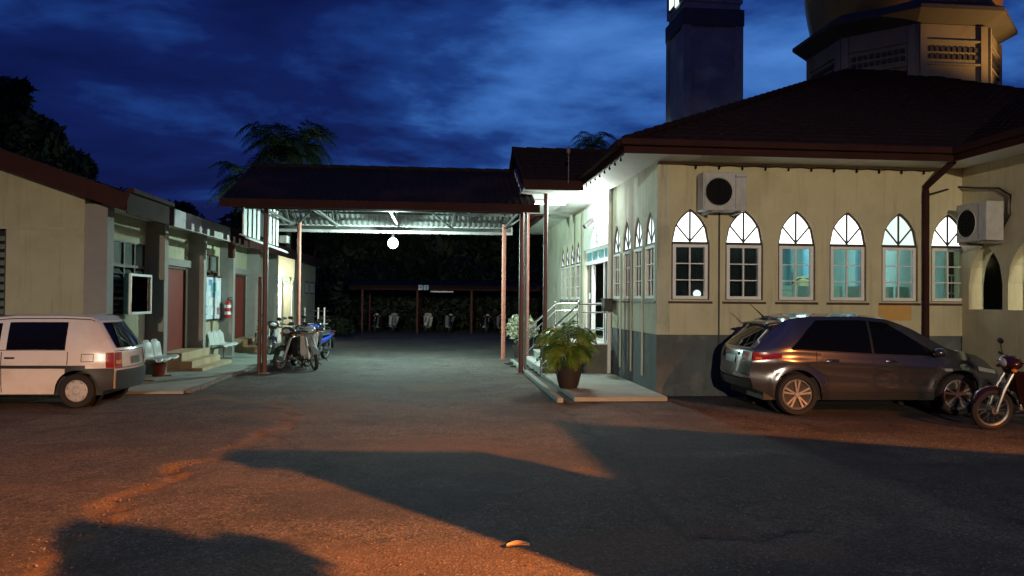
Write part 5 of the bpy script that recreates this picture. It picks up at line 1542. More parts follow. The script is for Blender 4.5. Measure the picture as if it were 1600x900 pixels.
def wheel(t, x, y, rw, width, side, kind):
    M = Matrix.Rotation(R(-90 * side), 3, 'X')         # local z points out of the car
    rim = rw * (.74 if kind == 'alloy' else .66)
    w = MB().lathe([(rim, -width / 2), (rw * .93, -width / 2), (rw, -width * .36), (rw, width * .36), (rw * .93, width / 2), (rim * 1.02, width / 2), (rim, width * .4)], 36, (x, y, rw), M).build('wheel', 'rubber', t, smooth=True)
    b = MB().lathe([(rim, -width * .3), (rim * .98, width * .36), (rim * .9, width * .42), (rim * .86, width * .36), (rim * .84, 0.0)], 36, (x, y, rw), M)
    P = lambda r, a, h: Vector((x, y, rw)) + M @ Vector((r * math.cos(a), r * math.sin(a), h))
    if kind == 'alloy':
        for k in range(5):
            for da in (-.17, .17):
                a = k * 2 * math.pi / 5 + .3 + da
                b.add([P(rim * .16, a - .3, .36 * width), P(rim * .16, a + .3, .36 * width), P(rim * .9, a + .075, .4 * width), P(rim * .9, a - .075, .4 * width),
                       P(rim * .16, a - .3, .2 * width), P(rim * .16, a + .3, .2 * width), P(rim * .9, a + .075, .2 * width), P(rim * .9, a - .075, .2 * width)],
                      [(0, 1, 2, 3), (0, 3, 7, 4), (1, 5, 6, 2), (2, 6, 7, 3)])
        b.lathe([(0, .42 * width), (rim * .14, .42 * width), (rim * .22, .34 * width)], 16, (x, y, rw), M)
        b.build('rim', 'alloy', w, smooth=True)
    else:
        b.lathe([(0, .45 * width), (rim * .3, .44 * width), (rim * .36, .36 * width), (rim * .9, .34 * width)], 36, (x, y, rw), M)
        for k in range(7):
            a = k * 2 * math.pi / 7
            b.add([P(rim * .38, a - .18, .40 * width), P(rim * .38, a + .1, .40 * width), P(rim * .9, a + .28, .40 * width), P(rim * .9, a - .06, .40 * width)], [(0, 1, 2, 3)])
        b.build('rim', 'hubcap', w, smooth=True)
        for k in range(7):
            a = (k + .5) * 2 * math.pi / 7 + .12
            MB().add([P(rim * .52, a - .10, .345 * width), P(rim * .52, a + .05, .345 * width), P(rim * .82, a + .13, .345 * width), P(rim * .82, a - .08, .345 * width)], [(0, 1, 2, 3)]).build('slot', 'black_plastic', w)
    MB().lathe([(0, .05), (rim * .84, .05)], 30, (x, y, rw), M).build('brake', 'black_plastic', w)

# ---- white hatchback, seen from behind at its right-hand corner; forward = +x
C = Car(x0=-1.72, x1=1.93, xw0=-1.17, xw1=1.20, rw=.275, ra=.335, W=.775, tumble=.20, tuck=.05, crease=.006, flare=.015, rl=.55, fl=.5,
        sill=[(-1.72, .30), (-1.5, .26), (-.8, .22), (.8, .22), (1.6, .24), (1.93, .30)],
        top=[(-1.72, 1.40), (-1.5, 1.455), (-.9, 1.475), (-.1, 1.47), (.35, 1.42), (.62, 1.29), (1.05, 1.0), (1.2, .93), (1.75, .84), (1.93, .74)],
        belt=[(-1.72, .90), (-.5, .905), (.9, .89), (1.2, .84), (1.93, .68)],
        rear=[(.2, .02), (.62, .0), (.92, .02), (1.44, .36)], front=[(.2, .05), (.6, .0), (.9, .1)])
car = thing('hatchback_car', (0, 0, 0), 'white three-box-less small hatchback with black bumper parked by the office', 'car')
car['label'] = 'white small hatchback car with black bumper parked at the left edge'
C.body().build('body', 'white_car', car, smooth=True)
MB().box(-1.55, 1.75, -.68, .68, .2, .5).build('underbody', 'black_plastic', car)
for side in (-1, 1):
    zlo = lambda x: C.zl(x) + .035
    top = lambda x: C.zt(x) - .095
    for xa, xb in ((-.98, -.08), (.03, .86)):
        sl_a = lambda x, xa=xa, xb=xb: top(x) if x < .4 else min(top(x), C.zl(x) + .03 + (xb + .02 - x) * .95)
        C.side_patch(xa, xb, zlo, sl_a, side, .005).build('side_window', 'car_glass', car, smooth=True)
    # mouldings and door seams
    C.side_patch(-1.30, 1.45, lambda x: .635, lambda x: .685, side, .012, 60, 3).build('side_moulding', 'black_plastic', car, smooth=True)
    for xs_, z0 in ((-.02, .25), (.95, .3), (-1.03, .69)):
        C.side_patch(xs_, xs_ + .013, lambda x, z0=z0: z0, lambda x: C.zl(x) + .0, side, .002, 2, 14).build('door_seam', 'seam', car)
    C.side_patch(-.98, .9, lambda x: C.zl(x) + .022, lambda x: C.zl(x) + .034, side, .006, 30, 2).build('window_trim', 'black_plastic', car)
    C.side_patch(-.22, -.07, lambda x: .79, lambda x: .82, side, .02, 4, 3).build('door_handle', 'black_plastic', car)
    # rear bumper corner, lamps
    bmp = MB(); C.side_patch(-1.72, -1.0, lambda x: C.zb(x) - .004, lambda x: .636, side, .016, 40, 8, bmp)
    bmp.build('bumper_corner', 'black_plastic', car, smooth=True)
    tl = MB(); C.side_patch(-1.72, -1.60, lambda x: .64, lambda x: .89, side, .008, 6, 8, tl)
    lamp_o = C.cap_patch(.64, .89, side * 1.0, side * .72, True, .010, 8, tl).build('tail_light', 'red_lens', car, smooth=True)
    C.cap_patch(.70, .76, side * .96, side * .75, True, .013, 6).build('reverse_lens', 'amber_lens', lamp_o, smooth=True)
    for xw in (C.xw0, C.xw1): wheel(car, xw, side * .69, C.rw, .16, side, 'hub')
    for xw in (C.xw0, C.xw1): MB().lathe([(.0, -.16), (.33, -.16), (.33, .0)], 24, (xw, side * .60, C.rw + .01), Matrix.Rotation(R(-90 * side), 3, 'X')).build('wheel_well', 'black_plastic', car)
    C.cap_patch(.55, .72, side * .95, side * .5, False, .008).build('headlight', 'clear_lens', car, smooth=True)
    MB().obox((.86, side * .86, .96), (.07, .16, .11)).build('mirror', 'black_plastic', car, bevel=.02)
C.cap_patch(.96, 1.37, -.86, .86, True, .007, 14).build('rear_window', 'car_glass', car, smooth=True)
for z_ in (.625, .905):
    C.cap_patch(z_, z_ + .012, -.98, .98, True, .003, 12).build('hatch_seam', 'seam', car)
C.cap_patch(.635, .905, .70, .712, True, .003, 2).build('hatch_seam', 'seam', car)
C.cap_patch(.635, .905, -.712, -.70, True, .003, 2).build('hatch_seam', 'seam', car)
MB().tube([C.cap(.95, .1, .02), C.cap(.97, -.25, .03), C.cap(.985, -.5, .03)], .008, 5).build('rear_wiper', 'black_plastic', car)
for s_ in (-1, 1):
    fd = MB()
    for a_, b_, c_, d_ in ((-1.42, -1.41, .74, .87), (-1.24, -1.23, .74, .87), (-1.41, -1.24, .74, .75), (-1.41, -1.24, .86, .87)): C.side_patch(a_, b_, lambda x, c_=c_: c_, lambda x, d_=d_: d_, s_, .002, 3, 3, fd)
    fd.build('fuel_flap', 'seam', car)
    C.side_patch(-1.60, .45, lambda x: C.zt(x) - .045, lambda x: C.zt(x) - .030, s_, .006, 40, 2).build('roof_gutter', 'black_plastic', car)
C.cap_patch(.28, .60, -1, 1, True, .03, 16).build('rear_bumper', 'black_plastic', car, smooth=True)
C.cap_patch(.68, .80, -.27, .27, True, .012, 6).build('number_plate', 'plate_grey', car)
C.cap_patch(.25, .52, -1, 1, False, .02, 16).build('front_bumper', 'black_plastic', car, smooth=True)
mbw = MB(); mbw.grid(lambda u, v: (C.xx(.50 + .48 * u, C.zt(.5 + .48 * u)), (-1 + 2 * v) * (C.hw(.5 + .48 * u, C.zt(.5 + .48 * u)) - .07), C.zt(.5 + .48 * u) + .045 * (1 - (-1 + 2 * v) ** 4) + .006), 10, 10)
mbw.build('windscreen', 'car_glass', car, smooth=True)
g = on_ground(121, 637)
place(car, (g.x - 1.17, g.y + .70, 0), R(180))

# ---- grey crossover; forward = +x
C = Car(x0=-2.06, x1=2.16, xw0=-1.33, xw1=1.32, rw=.335, ra=.395, W=.885, tumble=.30, tuck=.07, crease=.018, flare=.035, rl=.95, fl=.85,
        sill=[(-2.06, .42), (-1.75, .30), (-.9, .25), (.9, .25), (1.8, .27), (2.16, .36)],
        top=[(-2.06, 1.42), (-1.75, 1.52), (-1.1, 1.575), (-.2, 1.585), (.25, 1.54), (.62, 1.40), (1.16, 1.08), (1.35, 1.03), (1.75, .97), (2.0, .87), (2.16, .70)],
        belt=[(-2.06, 1.02), (-1.3, 1.03), (0, .965), (1.1, .93), (1.5, .88), (2.16, .62)],
        rear=[(.25, .10), (.62, .0), (.85, .03), (1.05, .07), (1.45, .50), (1.6, .55)], front=[(.2, .15), (.55, .0), (.9, .12), (1.1, .2)])
car = thing('crossover_car', (0, 0, 0), 'metallic grey crossover car parked along the mosque front wall', 'car')
C.body(nx=130).build('body', 'grey_car', car, smooth=True)
MB().box(-1.85, 1.9, -.78, .78, .24, .6).build('underbody', 'black_plastic', car)
for side in (-1, 1):
    low = lambda x: C.zl(x) + .025
    def up(x):
        t = C.zt(x) - .06
        if x > .25: t = min(t, C.zl(x) + .03 + (1.04 - x) * .60 + .0 * x)
        if x < -1.0: t = min(t, C.zl(x) + .03 + (x + 1.46) * .92)
        return max(t, low(x) + .003)
    for xa, xb in ((-1.44, -.10), (-.06, 1.03)):
        C.side_patch(xa, xb, low, up, side, .006, 26, 6).build('side_window', 'car_glass', car, smooth=True)
    C.side_patch(-.10, -.06, low, up, side, .007, 3, 6).build('door_pillar', 'black_plastic', car)
    C.side_patch(-1.42, 1.05, lambda x: C.zl(x) + .008, lambda x: C.zl(x) + .024, side, .007, 40, 2).build('window_trim', 'black_plastic', car)
    for xs_, z0, z1 in ((-.08, .33, None), (.98, .36, None), (-1.02, .70, None)):
        C.side_patch(xs_, xs_ + .012, lambda x, z0=z0: z0, lambda x: C.zl(x), side, .0015, 2, 16).build('door_seam', 'seam', car)
    for xh in (-.86, .12):
        hd = MB(); hd.grid(lambda u, v: C.S(xh + .21 * u, .855 + .045 * v, side, .012 + .028 * math.sin(math.pi * u) * math.sin(math.pi * (v * .8 + .1))), 9, 5)
        hd.build('door_handle', 'grey_car', car, smooth=True)
        C.side_patch(xh + .02, xh + .19, lambda x: .825, lambda x: .853, side, .003, 6, 3).build('handle_recess', 'seam', car)
    C.side_patch(-.92, .92, lambda x: C.zb(x) - .0, lambda x: .37, side, .010, 40, 4).build('sill_trim', 'black_plastic', car, smooth=True)
    for xw in (C.xw0, C.xw1):
        wheel(car, xw, side * .785, C.rw, .215, side, 'alloy')
        MB().lathe([(.0, -.2), (.39, -.2), (.39, .0)], 24, (xw, side * .69, C.rw + .01), Matrix.Rotation(R(-90 * side), 3, 'X')).build('wheel_well', 'black_plastic', car)
    # wrap-round tail lamp
    tl = MB(); C.side_patch(-2.06, -1.60, lambda x: .86 + (x + 2.06) * .12, lambda x: 1.00 - max(0, (x + 2.0)) * .03, side, .010, 12, 6, tl)
    lo_ = C.cap_patch(.86, 1.0, side * 1.0, side * .60, True, .012, 8, tl).build('tail_light', 'red_lens', car, smooth=True)
    C.side_patch(-2.02, -1.92, lambda x: .885, lambda x: .925, side, .014, 4, 3).build('indicator', 'amber_lens', lo_, smooth=True)
    C.cap_patch(.89, .95, side * .80, side * .66, True, .016, 4).build('reverse_lens', 'clear_lens', lo_, smooth=True)
    hl = MB(); C.side_patch(1.72, 2.14, lambda x: .72 - (x - 1.72) * .14, lambda x: .79 - (x - 1.72) * .17, side, .010, 10, 4, hl)
    C.cap_patch(.62, .72, side * 1.0, side * .62, False, .012, 8, hl).build('headlight', 'clear_lens', car, smooth=True)
    mm_ = MB().ball((.93, side * 1.0, 1.02), (.10, .11, .075), 14, 8).build('mirror', 'grey_car', car, smooth=True)
    MB().obox((.95, side * .9, .98), (.06, .12, .04)).build('mirror_arm', 'black_plastic', mm_)
    C.side_patch(-2.06, -1.80, lambda x: C.zb(x), lambda x: .50, side, .012, 10, 5).build('bumper_corner', 'black_plastic', car, smooth=True)
    C.side_patch(1.08, 1.20, lambda x: .72, lambda x: .76, side, .008, 4, 3).build('side_repeater', 'clear_lens', car, smooth=True)
C.cap_patch(1.08, 1.38, -.80, .80, True, .008, 14).build('rear_window', 'car_glass', car, smooth=True)
MB().grid(lambda u, v: (-1.72 + .30 * u, (-1 + 2 * v) * (.58), 1.470 + .045 * u - .035 * (-1 + 2 * v) ** 4), 5, 12).build('roof_spoiler', 'grey_car', car, smooth=True).modifiers.new('thickness', 'SOLIDIFY').thickness = .035
C.cap_patch(.42, .56, -1, 1, True, .02, 16).build('rear_bumper', 'black_plastic', car, smooth=True)
C.cap_patch(.80, .92, -.30, .30, True, .012, 6).build('number_plate', 'plate_dark', car)
C.cap_patch(.94, .985, -.42, .42, True, .02, 6).build('garnish', 'chrome', car, smooth=True)
C.cap_patch(.40, .60, -.55, .55, False, .02, 12).build('grille', 'dark_grille', car, smooth=True)
mbw = MB(); mbw.grid(lambda u, v: (C.xx(.5 + .62 * u, C.zt(.5 + .62 * u)), (-1 + 2 * v) * (C.hw(.5 + .62 * u, C.zt(.5 + .62 * u)) - .06), C.zt(.5 + .62 * u) + .045 * (1 - (-1 + 2 * v) ** 4) + .006), 10, 10)
mbw.build('windscreen', 'car_glass', car, smooth=True)
MB().tube([(-1.55, 0, 1.55), (-1.60, 0, 1.60), (-1.82, 0, 1.80)], [.02, .012, .004], 6).build('antenna', 'black_plastic', car)
g0, g1 = on_ground(1247, 649), on_ground(1503, 642)
place(car, (g0.x + 1.33, g0.y + .785, 0), R(-2.0))

# ================================================================== motorcycles
def make_bike(label, panel='bike_black', shield='bike_white', group='motorcycles parked under the canopy', box=False):
    """underbone motorcycle, forward = +x, ground at 0"""
    t = thing('motorcycle', (0, 0, 0), label, 'motorcycle', group)
    r, xf, xr = .285, .62, -.60
    for x in (xf, xr):
        M = Matrix.Rotation(R(90), 3, 'X')
        w = MB().lathe([(.225, -.03), (.25, -.04), (.285, -.018), (.285, .018), (.25, .04), (.225, .03), (.225, -.03)], 28, (x, 0, r), M).build('wheel', 'rubber', t, smooth=True)
        rim = MB().lathe([(.228, -.025), (.205, -.012), (.205, .012), (.228, .025)], 28, (x, 0, r), M)
        for k in range(14):
            a = k * math.pi / 7
            rim.tube([(x + .03 * math.cos(a + .5), .03 * (-1) ** k, r + .03 * math.sin(a + .5)), (x + .208 * math.cos(a), 0, r + .208 * math.sin(a))], .003, 4)
        rim.tube([(x, -.06, r), (x, .06, r)], .05, 12)
        rim.build('rim', 'engine_metal', w, smooth=True)
    hx_, hz = .40, .93
    for s in (-1, 1):
        MB().tube([(xf, s * .075, r), (xf - .075, s * .075, .58), (hx_ + .02, s * .065, .84)], [.022, .028, .024], 8).build('fork_leg', 'engine_metal', t, smooth=True)
    MB().grid(lambda u, v: (xf + .315 * math.cos(R(20) + u * R(150)), (v - .5) * .13, r + .02 + .315 * math.sin(R(20) + u * R(150)) - .03 * (2 * v - 1) ** 2), 16, 5).build('front_fender', panel, t, smooth=True)
    # leg shield: two swept panels
    for s in (-1, 1):
        o = MB(); o.grid(lambda u, v: (.46 - .20 * u - .10 * v * (1 - .3 * u), s * (.05 + .155 * v * (1 - .35 * u)), .84 - .53 * u + .04 * v), 12, 5)
        q = o.build('leg_shield', shield, t, smooth=True); q.modifiers.new('thickness', 'SOLIDIFY').thickness = .012
    MB().grid(lambda u, v: (.475 - .13 * u + .02 * math.sin(math.pi * v), (v - .5) * (.20 - .06 * u), .88 - .34 * u), 10, 5).build('front_cover', panel, t, smooth=True)
    cowl = MB().ball((hx_ + .03, 0, hz + .02), (.13, .16, .10), 16, 10).build('handlebar_cowl', panel, t, smooth=True)
    MB().ball((hx_ + .125, 0, hz + .02), (.05, .085, .062), 14, 8).build('headlight', 'clear_lens', t, smooth=True)
    MB().tube([(hx_ - .10, -.34, hz + .07), (hx_ - .02, -.16, hz + .05), (hx_, 0, hz + .04), (hx_ - .02, .16, hz + .05), (hx_ - .10, .34, hz + .07)], .013, 8).build('handlebar', 'chrome', t, smooth=True)
    for s in (-1, 1):
        MB().tube([(hx_ - .055, s * .24, hz + .063), (hx_ - .10, s * .35, hz + .07)], .019, 8).build('grip', 'rubber', t, smooth=True)
        m_ = MB().tube([(hx_ - .03, s * .2, hz + .06), (hx_ - .02, s * .23, hz + .16), (hx_ - .04, s * .27, hz + .22)], .007, 6).ball((hx_ - .05, s * .29, hz + .25), (.015, .06, .042), 12, 8)
        m_.build('mirror', 'black_plastic', t, smooth=True)
        MB().ball((hx_ + .07, s * .13, hz - .06), (.04, .035, .028), 10, 6).build('indicator', 'amber_lens', t, smooth=True)
    body = MB(); sec = [(.20, .09, .40, .56), (.0, .10, .42, .66), (-.25, .125, .48, .74), (-.5, .12, .56, .76), (-.78, .07, .66, .78)]
    def bf(u, v):
        i = u * 4; j = min(3, int(i)); f = i - j; a_, b_ = sec[j], sec[j + 1]
        x, w, z0, z1 = [a_[k] * (1 - f) + b_[k] * f for k in range(4)]
        a = 2 * math.pi * v; return (x, w * math.cos(a), (z0 + z1) / 2 + (z1 - z0) / 2 * math.sin(a))
    body.grid(bf, 20, 17); body.build('body_panel', panel, t, smooth=True)
    MB().tube([(.38, 0, .85), (.28, 0, .55), (.12, 0, .42), (-.2, 0, .45)], [.035, .04, .04, .04], 10).build('frame', 'bike_black', t, smooth=True)
    seat = MB(); seat.grid(lambda u, v: (.10 - .74 * u, (.095 + .035 * math.sin(math.pi * min(1, u * 1.1))) * math.cos(math.pi * v), .735 + .035 * u + (.055 - .04 * math.sin(math.pi * u) * .6) * math.sin(math.pi * v)), 18, 9)
    seat.build('seat', 'bike_seat', t, smooth=True)
    MB().box(-.08, .22, -.11, .11, .24, .42).box(.10, .30, -.08, .08, .28, .40).build('engine', 'engine_metal', t, bevel=.03)
    MB().tube([(.24, -.06, .27), (.20, -.12, .19), (-.1, -.15, .2), (-.2, -.155, .24), (-.75, -.165, .33)], [.018, .018, .02, .042, .045], 10).build('exhaust', 'chrome', t, smooth=True)
    for s in (-1, 1):
        MB().tube([(-.1, s * .07, .34), (xr, s * .08, r)], .02, 8).build('swingarm', 'bike_black', t, smooth=True)
        MB().tube([(xr + .03, s * .095, r + .05), (xr + .12, s * .11, .62)], .026, 8).build('shock', 'chrome', t, smooth=True)
        MB().tube([(.02, s * .1, .28), (.02, s * .26, .28)], .018, 8).build('foot_peg', 'rubber', t)
    MB().grid(lambda u, v: (xr + .315 * math.cos(R(60) + u * R(115)), (v - .5) * .14, r + .01 + .315 * math.sin(R(60) + u * R(115))), 14, 3).build('rear_fender', 'black_plastic', t, smooth=True)
    MB().ball((-.80, 0, .73), (.05, .09, .05), 12, 8).build('tail_light', 'red_lens', t, smooth=True)
    MB().obox((-.88, 0, .56), (.01, .18, .14), Matrix.Rotation(R(-18), 3, 'Y')).build('number_plate', 'plate_dark', t)
    MB().tube([(-.45, -.1, .80), (-.82, -.1, .82), (-.86, 0, .82), (-.82, .1, .82), (-.45, .1, .80)], .012, 6).build('carrier', 'chrome', t, smooth=True)
    MB().tube([(.0, .1, .27), (-.06, .28, .015)], .012, 6).build('side_stand', 'bike_black', t)
    if box:
        b_ = MB(); nb_ = 18
        for k in range(nb_):
            pass
        xs_, ys_, zs_ = .27, .0, .66
        for x in (xs_ - .16, xs_ + .0): b_.tube([(x, -.17, .52), (x, -.17, .76), (x, .17, .76), (x, .17, .52)], .008, 5)
        for z in (.52, .60, .68, .76):
            b_.tube([(xs_ - .16, -.17, z), (xs_, -.17, z), (xs_, .17, z), (xs_ - .16, .17, z), (xs_ - .16, -.17, z)], .005, 4)
        b_.build('basket', 'chrome', t)
    return t
def bike_at(t, px, py, heading, lean=7, z=0.0):
    """front wheel touches the ground at the pixel; heading in degrees from +x"""
    g = on_ground(px, py); h = R(heading)
    t.rotation_euler = (R(-lean), 0, h); t.scale = (1.04, 1.3, 1.04)
    t.location = (g.x - .62 * math.cos(h), g.y - .62 * math.sin(h), z)
b1 = make_bike('black motorcycle with spoked front wheel nearest the red canopy post', 'bike_black', 'bike_black')
bike_at(b1, 437, 579, -112, 8)
b2 = make_bike('blue motorcycle with grey leg shield between the other parked bikes', 'bike_blue', 'bike_grey')
bike_at(b2, 478, 566, -106, 8)
b3 = make_bike('dark motorcycle with wide white leg shield and basket, rightmost under the canopy', 'bike_grey', 'bike_white', box=True)
bike_at(b3, 492, 578, -66, -8)
b4 = make_bike('motorcycle with white leg shield partly behind the red canopy post', 'bike_black', 'bike_white')
bike_at(b4, 421, 556, -62, 8)
b6 = make_bike('black motorcycle hidden in the middle of the parked group', 'bike_black', 'bike_black')
bike_at(b6, 460, 571, -98, 8)
t = thing('helmet', (0, 0, 0), 'black helmet resting on the seat of a parked motorcycle', 'helmet')
hh = b2.location + Vector((0.02, .35, .98))
MB().ball(hh, (.16, .17, .16), 18, 12).build('shell', 'bike_black', t, smooth=True)
MB().grid(lambda u, v: (hh.x + .165 * math.sin(-1 + 2 * u), hh.y - .175 * math.cos(-1 + 2 * u), hh.z - .05 + .1 * v), 10, 4).build('visor', 'car_glass', t, smooth=True)
t.location = (0, 0, 0)
# red motorcycle at the right edge
b5 = make_bike('dark red motorcycle cut off by the right edge in front of the crossover', 'bike_red', 'bike_red', group='motorcycles parked by the mosque')
bike_at(b5, 1550, 671, 176, 8)
# motorcycles in the far shed
far = [(587, 'bike_black', 'bike_black', 'dark motorcycle at the left end of the far shed'), (611, 'bike_grey', 'bike_white', 'motorcycle with pale front, second from the left in the far shed'),
       (668, 'bike_white', 'bike_white', 'white-fronted motorcycle right of the middle post in the far shed'), (699, 'bike_black', 'bike_grey', 'dark motorcycle between the middle and right posts of the far shed'),
       (757, 'bike_black', 'bike_black', 'black motorcycle just right of the right post in the far shed'), (782, 'bike_black', 'bike_grey', 'motorcycle at the right end of the far shed beside the salmon post')]
for px, m1, m2, lb in far:
    o = copy_tree(b1); o['label'] = lb; o['group'] = 'motorcycles in the far shed'
    for ch in o.children:
        nm = ch.name.split('.')[0]
        if nm == 'leg_shield': recolor(ch, m2)
        if nm in ('body_panel', 'front_cover', 'handlebar_cowl', 'front_fender'): recolor(ch, m1)
    p = at_Y(px, 470, HY + .7); o.location = (p.x, p.y + .6, 0); o.rotation_euler = (R(-7), 0, R(-90 + random.uniform(-12, 12)))

# ================================================================== plants, sandals, trees
pg = on_ground(888, 606, .075)
t = thing('potted_palm', (pg.x, pg.y, .075), 'bushy yellow-green palm in a dark pot on the apron by the drain', 'potted plant')
MB().lathe([(0, 0), (.17, 0), (.20, .06), (.255, .30), (.27, .42), (.285, .43), (.285, .48), (.25, .48), (.24, .42), (0, .40)], 24, (pg.x, pg.y, .075)).build('pot', 'terracotta', t, smooth=True)
MB().lathe([(0, .42), (.235, .42)], 18, (pg.x, pg.y, .075)).build('soil', 'drain_dirt', t)
rr = random.Random(3)
stems = MB()
for k in range(12):
    a = k * 2.4; r0 = .02 + .012 * k
    stems.tube([(pg.x + r0 * math.cos(a), pg.y + r0 * math.sin(a), .48), (pg.x + (r0 + .04) * math.cos(a), pg.y + (r0 + .04) * math.sin(a), .78), (pg.x + (r0 + .12) * math.cos(a), pg.y + (r0 + .12) * math.sin(a), 1.02)], [.014, .012, .008], 6)
stems.build('stems', 'areca_yellow', t, smooth=True)
protos = [frond_mesh(.62, d, 18, .26, 40 + i, ri, .017) for i, (d, ri) in enumerate(((.3, .95), (.6, .85), (.8, .6), (.1, 1.25)))]
srcs = {}
for k in range(74):
    i = k % 4; mt = ('areca_green', 'areca_green', 'areca_yellow', 'areca_deep', 'areca_green', 'areca_yellow')[rr.randrange(6)]
    if (i, mt) not in srcs:
        o = protos[i].build('frond', mt, t, fix=False, origin=(0, 0, 0)); srcs[(i, mt)] = o
    else:
        o = srcs[(i, mt)].copy(); COL.objects.link(o); o.parent = t
    a = k * 2.399 + rr.uniform(-.3, .3); r0 = rr.uniform(.02, .16)
    o.location = (r0 * math.cos(a), r0 * math.sin(a), rr.uniform(.52, 1.05))
    o.rotation_euler = (rr.uniform(-.4, .4), rr.uniform(-.45, .2), a); s = rr.uniform(.68, 1.05); o.scale = (s, s, s)
# small second pot with a pale plant beyond the steps
pq = on_ground(812, 560)
t = thing('flower_shrub', (pq.x + .1, 24.2, 0), 'pale leaved shrub in a dark pot beyond the steps by the salmon post', 'plant')
fx, fy = at_Y(814, 520, 24.6).x, 24.6
MB().lathe([(0, 0), (.2, 0), (.28, .4), (.25, .4), (0, .36)], 18, (fx, fy, 0)).build('pot', 'terracotta', t, smooth=True)
leaf_crown(9, [(fx, fy, 1.0, .42), (fx - .2, fy, .85, .3), (fx + .25, fy, .9, .32), (fx, fy, .65, .3)], 900, .06).build('crown', 'pale_leaf', t, fix=False)
MB().tube([(fx, fy, .38), (fx, fy, .9)], .02, 6).build('trunk', 'bark', t)
for px, Y, hgt, lb in ((521, 37.5, 1.0, 'low dark bush at the left of the lane beyond the parked motorcycles'),):
    x = at_Y(px, 480, Y).x; t = thing('bush', (x, Y, 0), lb, 'bush')
    leaf_crown(px, [(x, Y, hgt * .55, hgt * .5), (x - .5, Y, hgt * .4, hgt * .4), (x + .5, Y + .2, hgt * .45, hgt * .42)], 1600, .09).build('crown', 'leaf_dark', t, fix=False)
    MB().tube([(x, Y, 0), (x, Y, hgt * .6)], .04, 6).build('trunk', 'bark', t)
# sandals left at the foot of the steps
def sandal_pair(px, py, rz, label):
    g = on_ground(px, py); t = thing('sandals', (g.x, g.y, 0), label, 'sandals', 'sandals left at the foot of the mosque steps')
    for s in (-1, 1):
        def P(u, v, z, s=s):
            x = -.14 + .28 * u; w = .05 * (.75 + .35 * math.sin(math.pi * (u * .8 + .1))) * math.sqrt(max(.05, 1 - (2 * u - 1) ** 6))
            c, sn = math.cos(rz + s * .12), math.sin(rz + s * .12); X, Y_ = x, s * .075 + (v * 2 - 1) * w
            return (g.x + c * X - sn * Y_, g.y + sn * X + c * Y_, z)
        so = MB(); so.grid(lambda u, v: P(u, v, .024), 12, 4); so.grid(lambda u, v: P(u, v, .004), 12, 4)
        for v in (0, 1): so.grid(lambda u, q: P(u, v, .004 + .02 * q), 12, 2)
        ob = so.build('sole', 'rubber', t)
        MB().grid(lambda u, v: P(.58 + .14 * v, u, .025 + .05 * math.sin(math.pi * u)), 9, 3).build('strap', 'black_plastic', ob, smooth=True).modifiers.new('thickness', 'SOLIDIFY').thickness = .006
for px, py, rz, lb in ((797, 569, .2, 'dark sandals farthest left, beside the salmon post'), (806, 573, -.3, 'dark sandals lying between the two canopy posts'), (822, 567, .5, 'dark sandals close against the lowest step at the back'), (830, 572, 0, 'dark sandals in the middle of the group before the steps'), (835, 578, .15, 'dark sandals nearest the camera before the steps'), (845, 582, .8, 'pale grey sandals beside the handrail post at the drain')):
    sandal_pair(px, py, rz, lb)
# trees
def px_tree(name, px, py_top, Y, rad, label, seed, n=5200, size=.22, group='dark trees on the skyline', wide=1.0, tf=.4):
    p = at_Y(px, py_top, Y); return tree(name, (p.x, Y, 0), p.z * 0.97, rad, label, seed, n, size, group, tf, wide)
px_tree('broadleaf_tree', -20, 60, 34, 2.5, 'tall dark tree at the far left edge above the office roof', 21, 9000, .26, tf=.25)
px_tree('broadleaf_tree', 108, 196, 36, 2.0, 'rounded dark tree above the office roof, second from left', 22, 9000, .2, tf=.3)
px_tree('broadleaf_tree', 22, 128, 38, 1.5, 'dark tree filling the gap between the two leftmost trees', 29, 7000, .22, tf=.3)
px_tree('broadleaf_tree', 182, 280, 42, 2.6, 'low dark tree behind the rounded tree on the left', 23, 4500, .22, tf=.3)
px_tree('broadleaf_tree', 292, 303, 55, 2.2, 'small dark tree low on the skyline left of the canopy', 24, 3500, .22, tf=.3)
px_tree('broadleaf_tree', 236, 318, 52, 2.6, 'lowest dark tree on the skyline between two taller ones', 25, 3500, .22, tf=.3)
pc = at_Y(452, 248, 33.0)
palm('palm_tree', (pc.x, 33.0, 0), pc.z, 2.15, 'dark feathery palm rising behind the left end of the canopy', 31, 46)
pc = at_Y(392, 300, 30.5)
palm('palm_tree', (pc.x, 30.5, 0), pc.z, 1.9, 'lower palm whose drooping fronds show left of the canopy roof', 33, 24)
pc = at_Y(925, 232, 38)
palm('palm_tree', (pc.x, 38, 0), pc.z, 1.3, 'palm whose tips show above the porch ridge', 35, 22)
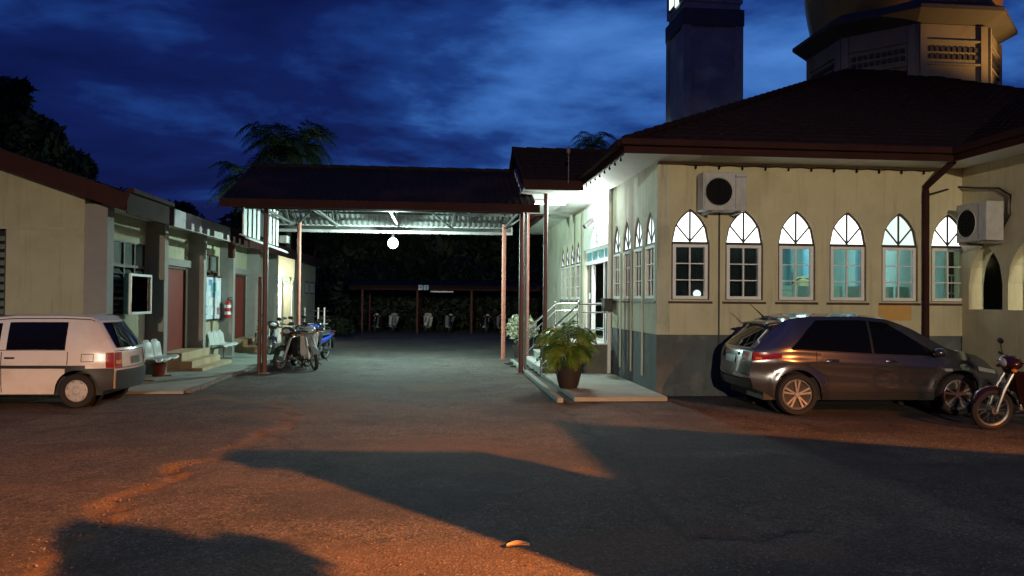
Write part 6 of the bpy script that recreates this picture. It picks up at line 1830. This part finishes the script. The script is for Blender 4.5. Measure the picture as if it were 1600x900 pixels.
for k, px in enumerate((470, 530, 590, 650, 705, 760, 820, 875)):
    Y = 52 + (k * 7) % 9
    px_tree('broadleaf_tree', px, 312 + (k * 13) % 22, Y, 4.6, ['dark tree behind the shed, under the left end of the canopy', 'dark tree behind the left end of the shed', 'dark tree behind the shed left of the lamp', 'dark tree behind the shed right of the lamp', 'dark tree behind the shed right of its middle post', 'dark tree behind the right part of the shed', 'dark tree behind the canopy posts at right', 'dark tree behind the far end of the mosque side wall'][k], 50 + k, 5200, .42, 'dark trees behind the shed', 1.15, .12)
hg = MB()
for k in range(26):
    pass
leafs = []
for k in range(60):
    px = 430 + k * 8; Y = 48 + random.uniform(-1, 2); x = at_Y(px, 470, Y).x
    leafs.append((x, Y, random.uniform(.6, 3.6), random.uniform(.9, 1.5)))
tag(leaf_crown(77, leafs, 15000, .22).build('undergrowth', 'leaf_dark', None, fix=False), None, None, None, 'stuff')
# tree behind the camera that throws the ragged shadow at lower left
tp = shade_at(on_ground(115, 828), -3.0); tq = shade_at(on_ground(515, 897), -3.0)
t = thing('young_tree', (6.5, -3.0, 0), 'slim young tree beside the house behind the photographer', 'tree')
MB().tube([(6.5, -3, 0), (6.52, -3, 2.2), (6.5, -3, 4.2)], [.07, .05, .02], 8).build('trunk', 'bark', t, smooth=True)
OUT = [(108, 832), (150, 826), (200, 838), (262, 842), (318, 856), (330, 846), (400, 858), (455, 868), (530, 900), (600, 960), (170, 960), (150, 905)]
def in_poly(x, y, P):
    c = False
    for (x0, y0), (x1, y1) in zip(P, P[1:] + P[:1]):
        if (y0 > y) != (y1 > y) and x < (x1 - x0) * (y - y0) / (y1 - y0) + x0: c = not c
    return c
blobs = []
while len(blobs) < 150:
    qx, qy = random.uniform(105, 600), random.uniform(824, 955)
    if in_poly(qx, qy, OUT):
        w = shade_at(on_ground(qx, qy), -3.0); blobs.append((w[0], -3 + random.uniform(-.06, .06), w[1], .045))
leaf_crown(91, blobs, 5200, .028).build('crown', 'leaf_dark', t, fix=False)
